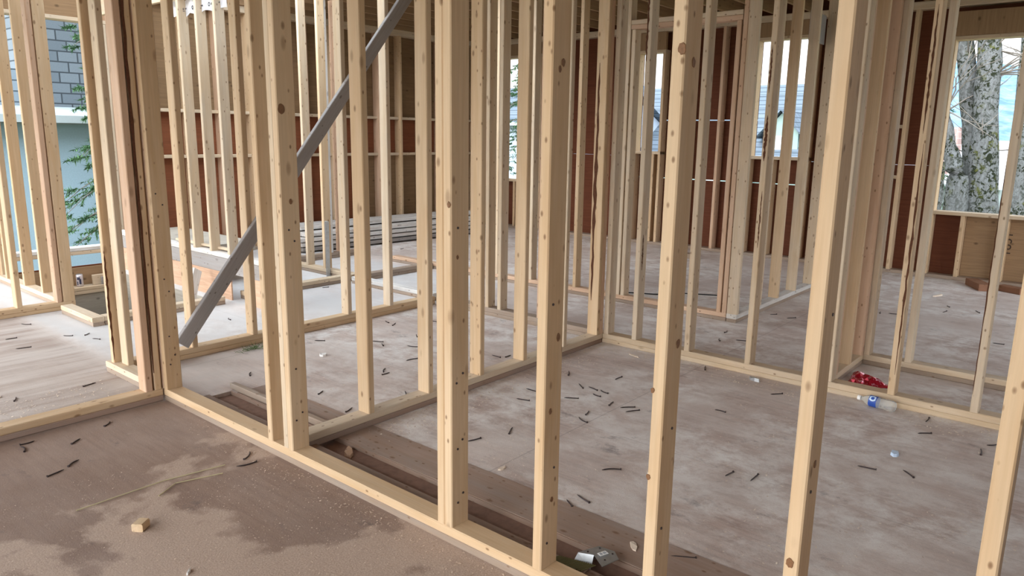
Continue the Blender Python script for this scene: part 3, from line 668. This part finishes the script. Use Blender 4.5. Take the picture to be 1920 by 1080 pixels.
# metal bracket and strip of collated nails in the floor slot
bkt = empty('joist_bracket', (2.010, 1.265, 0.004), -0.35); tag(bkt, 'galvanised metal bracket lying by the foot of the single foreground stud', 'metal bracket')
bm = bmesh.new()
poly = [(-0.050, 0.055), (0.035, 0.045), (0.062, -0.01), (0.045, -0.055), (-0.030, -0.060), (-0.012, 0.012)]
a = [bm.verts.new((x, y, 0.028 + 0.25 * (x + .05) * 0.2)) for x, y in poly]; b = [bm.verts.new((x, y, 0.0305 + 0.25 * (x + .05) * 0.2)) for x, y in poly]
bm.faces.new(a[::-1]); bm.faces.new(b)
for i in range(6): bm.faces.new((a[i], a[(i + 1) % 6], b[(i + 1) % 6], b[i]))
link('bracket_plate', mesh_from(bm, 'bracket_plate'), STEEL, bkt)
bm = bmesh.new(); v = [bm.verts.new(p) for p in ((-0.05, 0.055, 0.0295), (0.035, 0.045, 0.0335), (0.035, 0.058, -0.025), (-0.05, 0.068, -0.025))]; bm.faces.new(v)
v2 = [bm.verts.new(p) for p in ((-0.05, 0.055, 0.0295), (-0.012, 0.012, 0.031), (-0.03, 0.005, -0.02), (-0.085, 0.05, -0.015))]; bm.faces.new(v2)
fo = link('bracket_flange', mesh_from(bm, 'bracket_flange'), STEEL, bkt); fo.modifiers.new('t', 'SOLIDIFY').thickness = 0.002
bm = bmesh.new(); box_bm(bm, -0.002, 0.034, -0.012, 0.008, 0.0365, 0.0372); so_ = link('bracket_sticker', mesh_from(bm, 'bracket_sticker'), WHITE, bkt); so_['label'] = 'small white sticker with a grey square'
bm = bmesh.new(); box_bm(bm, 0.003, 0.013, -0.008, 0.004, 0.0373, 0.0376); box_bm(bm, 0.017, 0.029, -0.008, 0.004, 0.0373, 0.0376); link('sticker_print', mesh_from(bm, 'sticker_print'), plain('grey_ink', (0.35, 0.37, 0.40), 0.6), so_)
for x, y in ((-0.02, 0.038), (0.028, 0.032), (0.045, -0.02), (0.0, -0.035)):
    bm = bmesh.new(); bmesh.ops.create_cone(bm, cap_ends=True, segments=12, radius1=0.0035, radius2=0.0035, depth=0.002); o = link('bolt_hole', mesh_from(bm, 'bolt_hole'), IRON, bkt); o.location = (x, y, 0.0315 + 0.05 * (x + .05))
cs = empty('nail_strip', (1.915, 1.33, -0.008), 0.0); tag(cs, 'strip of collated olive-brown nails lying beside the metal bracket', 'nails')
OLIVE = plain('coated_nail', (0.16, 0.14, 0.05), 0.45, 0.4)
bm = bmesh.new(); tube_bm(bm, [(-0.034, 0, 0.0), (0.034, 0, 0.0)], [0.0024, 0.0024], 6); nm_ = mesh_from(bm, 'collated_nail')
for i in range(18):
    o = link('collated_nail', nm_, OLIVE, cs); o.location = (0.002 * i - 0.01, 0.06 - 0.0075 * i, 0.03 + 0.0); o.rotation_euler = (0, 0.05, -0.25)
bm = bmesh.new(); box_bm(bm, -0.02, 0.022, -0.072, 0.064, 0.0262, 0.0278); link('paper_band', mesh_from(bm, 'paper_band'), DIRTY, cs)
struct(timber('trim_3', 1.848, 1.950, -3.0, GAPY, 0.0, 0.014, BROWN))
struct(timber('trim_4', GAP1 - 0.002, 2.295, -3.0, 3.80, 0.0, 0.004, BROWN)); struct(timber('trim_5', GAP1 - 0.006, GAP1 - 0.001, -3.0, 3.858, -0.0215, 0.0, BROWN))
lb_ = timber('loose_board', 2.05, 2.085, 2.95, 3.88, 0.0, 0.035, DIRTY); lb_.location.z = 0.007; lb_.location.x = 2.087; tag(lb_, 'dark narrow board end lying left of the three-piece post', 'board')

# loose sawdust and shavings
random.seed(77)
def flakes(name, spots, mat, label):
    bm = bmesh.new()
    for (xa, xb, ya, yb, cnt, sz) in spots:
        for _ in range(cnt):
            x, y = random.uniform(xa, xb), random.uniform(ya, yb); a = random.uniform(0, PI); L = sz * random.uniform(.4, 1.6); W = sz * random.uniform(.25, .7)
            u = Vector((math.cos(a), math.sin(a), random.uniform(-.25, .25))) * L / 2; v = Vector((-math.sin(a), math.cos(a), random.uniform(-.3, .3))) * W / 2; c = Vector((x, y, 0.0015 + abs(u.z) + abs(v.z)))
            bm.faces.new([bm.verts.new(c - u - v), bm.verts.new(c + u - v), bm.verts.new(c + u * .8 + v), bm.verts.new(c - u + v)])
    o = link(name, mesh_from(bm, name), mat); o['kind'] = 'stuff'; tag(o, label, 'sawdust'); return o
SAWD = plain('sawdust_flakes', (0.53, 0.41, 0.32), 0.9, var=0.35, scale=60)
flakes('sawdust', [(0.6, 1.74, 0.6, 2.85, 4300, 0.0045), (0.6, 1.74, 3.08, 3.3, 300, 0.0045), (1.62, 1.75, 1.0, 3.6, 500, 0.007), (0.3, 1.74, 0.6, 2.4, 2000, 0.004)], SAWD, 'tan sawdust spread over the front floor before the foreground wall')
flakes('wood_shavings', [(2.3, 4.25, -0.2, 2.8, 1500, 0.008), (4.22, 4.43, -0.2, 0.80, 300, 0.010), (4.22, 4.43, 1.12, 2.7, 600, 0.010), (2.2, 4.4, 2.62, 2.82, 700, 0.010), (0.9, 1.66, 4.1, 4.6, 300, 0.010), (2.2, 4.4, 3.0, 4.6, 500, 0.009)], plain('pale_shavings', (0.70, 0.60, 0.50), 0.9, var=0.3, scale=50), 'pale shavings scattered over the floors behind the foreground wall')
for pts, lb in (([(1.22, 2.90), (1.32, 2.96), (1.50, 2.90)], 'short green straw stalk on the sawdust by the crossed nails'), ([(0.95, 3.02), (1.30, 3.02), (1.55, 2.97)], 'long dry straw stalk on the front floor')):
    bm = bmesh.new(); tube_bm(bm, [(x, y, 0.004) for x, y in pts], 0.0022, 6); tag(link('straw_stalk', mesh_from(bm, 'straw_stalk'), plain('straw', (0.50, 0.44, 0.26), 0.8)), lb, 'straw')

# pine twig on the floor by the back plate
NEEDLE = plain('green_needles', (0.13, 0.22, 0.07), 0.7, var=0.4, scale=40)
tw = bmesh.new()
for i in range(70):
    p = Vector((random.gauss(0, .05), random.gauss(0, .02), 0.004)); d = Vector((random.uniform(-1, 1), random.uniform(-.6, .6), random.uniform(0, .45))).normalized() * 0.05
    tube_bm(tw, [p, p + d], [0.0012, 0.0006], 4)
tag(link('pine_twig', mesh_from(tw, 'pine_twig'), NEEDLE), 'small green pine twig on the floor by the plate under the brace', 'twig'); bpy.data.objects['pine_twig'].location = (2.62, 4.53, 0)

# lumber stack by the back wall
def plank(c, ln, wd, th, rz, mat, label, tilt=0.0):
    o = link('lumber_plank', timber_mesh(wd, th, ln, mat)); R_ = Matrix.Rotation(rz, 3, 'Z') @ Matrix(((0, 0, 1), (1, 0, 0), (0, 1, 0)))
    off = R_ @ Vector((wd / 2, th / 2, ln / 2)); o.matrix_basis = Matrix.Translation(Vector(c) - off) @ R_.to_4x4(); return tag(o, label, 'plank', 'planks of the lumber stack')
k = 0
for lay, z in enumerate((0.045, 0.105, 0.165, 0.225, 0.285)):
    for j, yy in enumerate((7.80, 8.01, 8.22)):
        if lay == 4 and j == 0: continue
        pos = ('front', 'middle', 'back')[j]
        plank((6.85 + random.uniform(-.12, .12), yy + 0.012 * (lay % 2), z), 3.1, 0.19, 0.045, -0.06 + random.uniform(-.004, .004), WHITISH if (lay + j) % 4 else GREY,
              '%s plank in the %s layer of the pale lumber stack' % (pos, ('bottom', 'second', 'third', 'fourth', 'top')[lay]))
for i, yy in enumerate((5.6, 7.9)):
    tag(timber('stack_spacer', yy, yy + 0.05, 7.72, 8.4, 0.0, 0.022, DIRTY), ('left', 'right')[i] + ' thin spacer stick under the pale lumber stack', 'spacer stick')

# scraps in the far rooms
for x, y, a, b_, h, rz, lb in ((8.75, 0.98, 0.35, 0.12, 0.07, 0.5, 'dark offcut on the floor below the big window'), (8.85, 0.70, 0.22, 0.10, 0.06, 1.1, 'smaller dark offcut near the right edge below the big window'), (8.5, 4.05, 0.5, 0.10, 0.06, 1.4, 'offcut at the foot of the red panel beyond the door header'), (8.7, 4.6, 0.40, 0.09, 0.05, 0.3, 'offcut on the floor left of the red panel')):
    o = timber('wood_offcut', 0, a, 0, b_, 0, h, DARKW if x > 8.7 and y < 2 else DIRTY); o.matrix_basis = Matrix.Translation((x, y, 0)) @ Matrix.Rotation(rz, 4, 'Z') @ o.matrix_basis; tag(o, lb, 'wood offcut')
bm = bmesh.new(); tube_bm(bm, [(5.95 + 0.08 * i, 3.75 - 0.1 * i + 0.06 * math.sin(i * 1.3), 0.006) for i in range(10)], 0.006, 6)
tag(link('black_cord', mesh_from(bm, 'black_cord'), plain('black_rubber', (0.02, 0.02, 0.02), 0.5)), 'thin black cord on the floor through the far door opening', 'cord')

# printed white membrane hung over the landing wall
mem = empty('membrane_strip', (3.36, 6.85, 2.485)); tag(mem, 'white printed membrane strip hung high over the landing studs', 'membrane')
MEMB = N('membrane_white', 0.35, 0.4); MEMB.b.inputs['Transmission Weight'].default_value = 0.0
MM = MEMB.done(MEMB.mix(MEMB.noise(MEMB.co('Object'), 6), (0.62, 0.62, 0.66), (0.76, 0.76, 0.80)))
bm = bmesh.new(); n = 30; q = [[bm.verts.new((0.012 * math.sin(i * 0.9), -0.93 * i / n, z + 0.012 * math.sin(i * 0.7))) for i in range(n + 1)] for z in (-0.02, 0.11)]
for i in range(n): bm.faces.new((q[0][i], q[0][i + 1], q[1][i + 1], q[1][i]))
o = link('membrane', mesh_from(bm, 'membrane'), MM, mem); o.modifiers.new('t', 'SOLIDIFY').thickness = 0.002
INK = plain('black_ink', (0.03, 0.03, 0.04), 0.5)
for i in range(3):
    y = -0.14 - 0.28 * i
    bm = bmesh.new(); bmesh.ops.create_circle(bm, cap_ends=False, segments=16, radius=0.018); ring = bm.verts[:]
    inner = [bm.verts.new(v.co * 0.45) for v in ring]
    for a_ in range(16): bm.faces.new((ring[a_], ring[(a_ + 1) % 16], inner[(a_ + 1) % 16], inner[a_]))
    me = mesh_from(bm, 'printed_mark'); o = link('printed_mark', me, INK, mem); o.location = (-0.016, y, 0.03); o.rotation_euler = (0, -PI / 2, 0)
    bm = bmesh.new(); x_ = 0.03
    for wd in (0.016, 0.016, 0.014, 0.018, 0.010):
        box_bm(bm, -0.0005, 0.0005, -x_ - wd, -x_, -0.009, 0.010); x_ += wd + 0.005
    x_ += 0.014
    for wd in (0.008, 0.008, 0.008): box_bm(bm, -0.0005, 0.0005, -x_ - wd, -x_, -0.006, 0.006); x_ += wd + 0.004
    box_bm(bm, -0.0005, 0.0005, -0.15, -0.05, -0.020, -0.016)
    o = link('printed_words', mesh_from(bm, 'printed_words'), INK, mem); o.location = (-0.016, y, 0.03)
tag(timber('landing_header', 3.302, 3.340, 4.95, 8.30, 2.60, 2.74, PALE), 'pale header board behind the top of the white membrane strip', 'header')

# ------------------------------------------------------------------ outside: houses
def shingle(name, a, b, sx=1.0, tilt=False):
    k = N(name, 0.85, 0.2); c = k.co('Object', (1, 1, 1))
    sp = k.n('SeparateXYZ'); k.l(c, sp.inputs[0]); cb = k.n('CombineXYZ'); k.l(sp.outputs[0], cb.inputs[0]); k.l(sp.outputs[2] if tilt else sp.outputs[1], cb.inputs[1])
    bk_ = k.n('TexBrick'); k.l(cb.outputs[0], bk_.inputs[0]); bk_.inputs['Scale'].default_value = sx
    bk_.inputs['Brick Width'].default_value = 0.31; bk_.inputs['Row Height'].default_value = 0.172; bk_.inputs['Mortar Size'].default_value = 0.012
    bk_.inputs['Color1'].default_value = (*a, 1); bk_.inputs['Color2'].default_value = (*b, 1); bk_.inputs['Mortar'].default_value = (*[c_ * 0.3 for c_ in a], 1)
    nn = k.noise(c, 40, 4); return k.done(k.mix(k.math('MULTIPLY', nn, 0.35), bk_.outputs['Color'], tuple(c_ * 0.5 for c_ in a)))
ROOFS = shingle('slate_shingles', (0.125, 0.15, 0.17), (0.175, 0.205, 0.225), tilt=True)
STUC = plain('blue_grey_stucco', (0.34, 0.47, 0.57), 0.9, var=0.12, scale=45)
TRIMW = plain('painted_trim', (0.42, 0.48, 0.50), 0.5, var=0.05)
def polys(name, faces, mat, parent):
    bm = bmesh.new()
    for f in faces: bm.faces.new([bm.verts.new(p) for p in f])
    return link(name, mesh_from(bm, name), mat, parent)
nb = empty('neighbour_house', (0, 0, 0)); tag(nb, 'blue-grey stucco house with grey block upper wall outside the tall left window', 'house')
boxes('house_wall', [(3.0, 10.6, 13.0, 18.0, -2.2, 1.58)], STUC, nb)
polys('house_roof', [[(2.7, 12.6, 1.66), (11.0, 12.6, 1.66), (11.0, 14.25, 1.84), (2.7, 14.25, 1.84)]], plain('grey_flat_roof', (0.33, 0.38, 0.40), 0.8, var=0.3, scale=3), nb)
boxes('upper_wall', [(4.46, 10.6, 14.2, 18.0, 1.6, 6.2)], ROOFS, nb); boxes('upper_wall', [(3.2, 4.458, 14.21, 18.0, 1.6, 2.42)], shingle('lit_blocks', (0.20, 0.25, 0.29), (0.26, 0.31, 0.35), tilt=True), nb)  # left stretch of blocks coloured lighter, as if more brightly lit
boxes('gutter', [(2.7, 11.0, 12.52, 12.62, 1.56, 1.67)], TRIMW, nb); boxes('soffit', [(2.7, 11.0, 12.6, 13.0, 1.54, 1.57)], plain('soffit_grey', (0.25, 0.29, 0.32), 0.8), nb)
ROOFB = shingle('blue_grey_roof', (0.12, 0.155, 0.19), (0.155, 0.19, 0.235), tilt=True)
SIDE = plain('seafoam_siding', (0.25, 0.35, 0.33), 0.8, var=0.1, scale=3)
def gable_house(name, x0, x1, y0, y1, eave, ridge, wallm, roofm, label, dormers=(), base=-2.2):
    """front faces -x; the ridge runs along y"""
    h = empty(name, (0, 0, 0)); tag(h, label, 'house'); xm = (x0 + x1) / 2
    boxes('house_wall', [(x0, x1, y0, y1, base, eave)], wallm, h)
    polys('house_gable', [[(x0, y0, eave), (x1, y0, eave), (xm, y0, ridge - .1)], [(x0, y1, eave), (x1, y1, eave), (xm, y1, ridge - .1)]], wallm, h)
    polys('house_roof', [[(x0 - .4, y0 - .3, eave - .15), (x0 - .4, y1 + .3, eave - .15), (xm, y1 + .3, ridge), (xm, y0 - .3, ridge)], [(x1 + .4, y0 - .3, eave - .15), (x1 + .4, y1 + .3, eave - .15), (xm, y1 + .3, ridge), (xm, y0 - .3, ridge)]], roofm, h)
    boxes('gutter', [(x0 - .5, x0 - .4, y0 - .3, y1 + .3, eave - .22, eave - .1)], TRIMW, h)
    for (yc, hw, z0, z1) in dormers:
        boxes('dormer_wall', [(x0 - .9, xm, yc - hw, yc + hw, base if z0 < eave else z0, z0 + 0.0)], wallm, h) if z0 < eave else boxes('dormer_wall', [(x0 + .2, xm, yc - hw, yc + hw, eave - .2, z0)], wallm, h)
        fx = x0 - .9 if z0 < eave else x0 + .2
        polys('dormer_gable', [[(fx, yc - hw, z0), (fx, yc + hw, z0), (fx, yc, z1 - .08)]], wallm, h)
        polys('dormer_roof', [[(fx - .2, yc - hw - .25, z0 - .2), (fx - .2, yc, z1), (xm, yc, z1), (xm, yc - hw - .25, z0 - .2)], [(fx - .2, yc + hw + .25, z0 - .2), (fx - .2, yc, z1), (xm, yc, z1), (xm, yc + hw + .25, z0 - .2)]], roofm, h)
        w_ = boxes('dormer_window', [(fx - .03, fx, yc - hw * .3, yc + hw * .3, z0 - 1.0, z0 - .1)], TRIMW, h)
    return h
gable_house('grey_roof_house', 25.5, 33.0, 7.6, 19.5, 0.9, 3.55, SIDE, ROOFB, 'house with big blue-grey roof and gables outside the small far window', dormers=((11.6, 1.1, 0.5, 1.75), (9.6, 0.6, 1.7, 2.45)))
ch_h = gable_house('white_roof_house', 33.0, 39.0, 3.9, 9.0, 0.0, 1.55, plain('cream_siding', (0.30, 0.36, 0.36), 0.8), plain('pale_roof', (0.40, 0.39, 0.40), 0.8, var=0.05), 'pale-roofed house with a brick chimney behind the mossy trees')
bk2 = shingle('chimney_brick', (0.26, 0.15, 0.13), (0.34, 0.20, 0.17), sx=1.5)
k_ = N('chimney_brick_wall', 0.9); bx = k_.n('TexBrick'); bx.inputs['Scale'].default_value = 2.0; k_.l(k_.co('Object', (1, 1, 1), rot=(0, PI / 2, 0)), bx.inputs[0]); bx.inputs['Color1'].default_value = (0.27, 0.17, 0.16, 1); bx.inputs['Color2'].default_value = (0.36, 0.24, 0.22, 1); bx.inputs['Mortar'].default_value = (0.5, 0.47, 0.45, 1)
boxes('chimney', [(33.4, 34.2, 5.55, 6.15, 0.0, 2.05)], k_.done(bx.outputs['Color']), ch_h)
gable_house('corner_house', 21.5, 27.0, 15.0, 22.5, 2.05, 3.4, plain('blue_siding', (0.42, 0.50, 0.60), 0.8), ROOFB, 'blue-grey house seen through the narrow corner window')

# ------------------------------------------------------------------ outside: trees
def bark_mat():
    k = N('mossy_pale_bark', 0.95, 0.1); c = k.co('Object')
    base = k.mix(k.noise(k.co('Object', (3, 3, 0.5)), 5, 5), (0.085, 0.085, 0.08), (0.14, 0.145, 0.145))
    fine = k.noise(k.co('Object', (1.2, 1.2, 0.5)), 22, 4, 0.65)
    base = k.mix(k.ramp(fine, [(0.42, 0.0), (0.60, 0.6)]), base, (0.19, 0.20, 0.205))
    v = k.noise(c, 13, 5, 0.7, 0.8); region = k.noise(c, 1.6, 3)
    dark = k.math('MULTIPLY', k.ramp(v, [(0.50, 0.0), (0.55, 1.0)]), k.ramp(region, [(0.40, 0.35), (0.52, 1.0)]))
    base = k.mix(dark, base, (0.018, 0.022, 0.012))
    moss = k.math('MULTIPLY', k.ramp(k.noise(c, 6, 5, 0.65), [(0.55, 0.0), (0.64, 1.0)]), k.ramp(region, [(0.46, 0.0), (0.58, 1.0)]))
    base = k.mix(moss, base, (0.075, 0.08, 0.02))
    k.bump(v, 0.6, 0.03); return k.done(base)
BARKM = bark_mat()
def stem(name, pts, rad, parent, mat=BARKM, n=12):
    bm = bmesh.new(); P = []; Rr = []
    for i in range(len(pts) - 1):
        for j in range(4):
            f = j / 4; P.append([pts[i][a] + (pts[i + 1][a] - pts[i][a]) * f + random.uniform(-1, 1) * 0.015 for a in range(3)]); Rr.append((rad[i] + (rad[i + 1] - rad[i]) * f) * random.uniform(0.94, 1.07))
    P.append(pts[-1]); Rr.append(rad[-1]); tube_bm(bm, P, Rr, n); return link(name, mesh_from(bm, name, True), mat, parent)
TWIG = plain('bare_twigs', (0.16, 0.14, 0.12), 0.9)
def twigs(parent, origins, count, spread):
    bm = bmesh.new()
    for i in range(count):
        p = Vector(random.choice(origins)); d = Vector((random.uniform(-.6, .6), random.uniform(-1, 1), random.uniform(-.3, 0.9))).normalized(); pts = [p.copy()]
        for s_ in range(7):
            d = (d + Vector((random.uniform(-.35, .35), random.uniform(-.35, .35), random.uniform(-.25, .3)))).normalized(); p = p + d * spread / 7; pts.append(p.copy())
        tube_bm(bm, pts, [0.016 - 0.002 * q for q in range(8)], 4)
        for s_ in (3, 5):
            q = pts[s_]; e = (d + Vector((random.uniform(-1, 1), random.uniform(-1, 1), random.uniform(-.4, .8)))).normalized(); tube_bm(bm, [q, q + e * spread * .25, q + e * spread * .45 + Vector((0, 0, .05))], [0.007, 0.005, 0.003], 4)
    return link('twigs', mesh_from(bm, 'twigs'), TWIG, parent)
mt_ = empty('mossy_tree', (15.0, 2.2, -2.2)); tag(mt_, 'big multi-stemmed tree with pale mossy bark outside the big window', 'tree')
O = Vector((15.0, 2.2, -2.2))
def rel(*pts): return [tuple(Vector(p) - O) for p in pts]
stem('trunk', rel((15.0, 1.98, -2.2), (15.0, 2.02, 0.3), (15.0, 2.10, 1.6), (15.05, 2.24, 3.2), (15.1, 2.4, 5.0)), [0.34, 0.27, 0.20, 0.17, 0.14], mt_)
stem('trunk', rel((15.15, 2.12, -0.2), (15.15, 2.20, 0.6), (15.15, 2.36, 1.8), (15.2, 2.64, 3.2), (15.2, 2.85, 5.0)), [0.20, 0.16, 0.13, 0.15, 0.12], mt_)
stem('trunk', rel((14.85, 2.30, -0.6), (14.8, 2.40, 0.9), (14.8, 2.62, 1.5), (14.8, 2.82, 2.3), (14.8, 2.90, 3.6)), [0.22, 0.17, 0.11, 0.10, 0.08], mt_)
twigs(mt_, rel((15.0, 2.1, 2.6), (15.05, 2.2, 3.0), (15.2, 2.55, 2.9), (14.8, 2.7, 2.0), (15.0, 1.95, 1.2)), 24, 1.3)
t2 = empty('mossy_tree', (18.6, 1.81, -2.2)); tag(t2, 'single mossy trunk at the right side of the big window', 'tree')
stem('trunk', [(0, -0.02, 0), (0, 0.06, 2.6), (0, 0.14, 3.9), (0.05, 0.22, 5.5), (0.1, 0.3, 7.2)], [0.31, 0.23, 0.19, 0.18, 0.15], t2)
twigs(t2, [(0, 0.12, 3.6), (0.03, 0.2, 4.8), (0.05, .22, 5.4)], 14, 1.2)
t3 = empty('mossy_tree', (17.0, 3.25, -2.2)); tag(t3, 'mossy stump-like trunk at the lower left of the big window', 'tree')
stem('trunk', [(0, 0, 0), (0, 0.0, 1.6), (0, -0.06, 2.6), (0, -0.1, 3.3)], [0.34, 0.30, 0.24, 0.16], t3)

FOL = N('conifer_needles', 0.8, 0.2); fo_ = FOL.noise(FOL.co('Object'), 4, 4); FOLM = FOL.done(FOL.mix(FOL.ramp(fo_, [(0.35, 0.0), (0.65, 1.0)]), (0.05, 0.12, 0.06), (0.15, 0.29, 0.14)))
def conifer(loc, label, h0, h1, rad, nb_, seed, face=None):
    random.seed(seed)
    t = empty('conifer_tree', loc); tag(t, label, 'tree')
    stem('trunk', [(0, 0, 0), (0, 0, h1 * .5), (0.03, 0, h1)], [0.16, 0.11, 0.02], t, plain('conifer_bark', (0.10, 0.075, 0.055), 0.95), 8)
    bm = bmesh.new(); bb = bmesh.new()
    for i in range(nb_):
        z = h0 + (h1 - h0) * (i + random.random()) / nb_; a = random.uniform(0, 2 * PI) if face is None else face + random.uniform(-1.3, 1.3)
        L = rad * (1 - 0.75 * (z - h0) / (h1 - h0 + 0.5)) * random.uniform(.75, 1.15); d = Vector((math.cos(a), math.sin(a), 0.0)); sd = Vector((-d.y, d.x, 0)); pts = []
        for s_ in range(7):
            f = s_ / 6; pts.append(Vector((0, 0, z)) + d * L * f + Vector((0, 0, 0.10 * L * math.sin(f * 2.2) - 0.42 * L * f * f)))
        tube_bm(bb, pts, [0.018 * (1 - f_ / 7.5) for f_ in range(7)], 4)
        for s_ in range(1, 7):
            for sg in (-1, 1):
                for r2 in range(2):
                    q = pts[s_] + d * random.uniform(-.08, .08); ln = L * 0.32 * (1 - 0.6 * s_ / 7) * random.uniform(.7, 1.2)
                    e = (sd * sg + d * 0.75 + Vector((0, 0, random.uniform(-.5, -.1)))).normalized(); tip = q + e * ln
                    for z_ in range(9):
                        c = q + (tip - q) * (z_ / 8); 
                        for g_ in range(3):
                            nd = (e * 0.7 + Vector((random.uniform(-1, 1), random.uniform(-1, 1), random.uniform(-.8, .8)))).normalized() * random.uniform(.045, .085); wv = nd.cross(Vector((0.3, .2, 1))).normalized() * 0.011
                            bm.faces.new([bm.verts.new(c - wv), bm.verts.new(c + wv), bm.verts.new(c + nd)])
    link('branches', mesh_from(bb, 'branches'), TWIG, t); link('foliage', mesh_from(bm, 'foliage'), FOLM, t); return t
conifer((5.22, 11.2, -2.2), 'green conifer reaching into the tall left window from the right', 2.3, 8.0, 1.5, 70, 3, face=3.6)
conifer((6.2, 22.8, -2.2), 'dark conifer beyond the left end of the grey block wall', 3.5, 12.0, 2.2, 70, 5)
conifer((16.3, 13.0, -2.2), 'blue-green conifer in the narrow corner window', 1.2, 7.5, 1.5, 60, 8)
conifer((18.2, 16.6, -2.2), 'low green conifer at the left of the narrow corner window', 1.0, 4.6, 1.4, 50, 9)
conifer((23.5, 4.7, -2.2), 'distant conifer between the mossy trunks', 1.0, 5.0, 1.6, 40, 11)
random.seed(21)
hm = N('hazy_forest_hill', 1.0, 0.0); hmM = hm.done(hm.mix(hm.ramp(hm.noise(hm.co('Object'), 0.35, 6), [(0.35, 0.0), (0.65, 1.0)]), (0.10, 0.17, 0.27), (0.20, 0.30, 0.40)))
bm = bmesh.new(); rows = []
for j in range(5):
    rows.append([bm.verts.new((150 + 25 * j, -90 + 6 * i, -2.2 + [0, 10, 19, 26, 30][j] * (0.55 + 0.3 * math.sin(i * 0.31 + 1.0) + 0.08 * random.random()))) for i in range(56)])
for a, b in zip(rows, rows[1:]):
    for i in range(55): bm.faces.new((a[i], a[i + 1], b[i + 1], b[i]))
struct(link('hill', mesh_from(bm, 'hill', True), hmM))
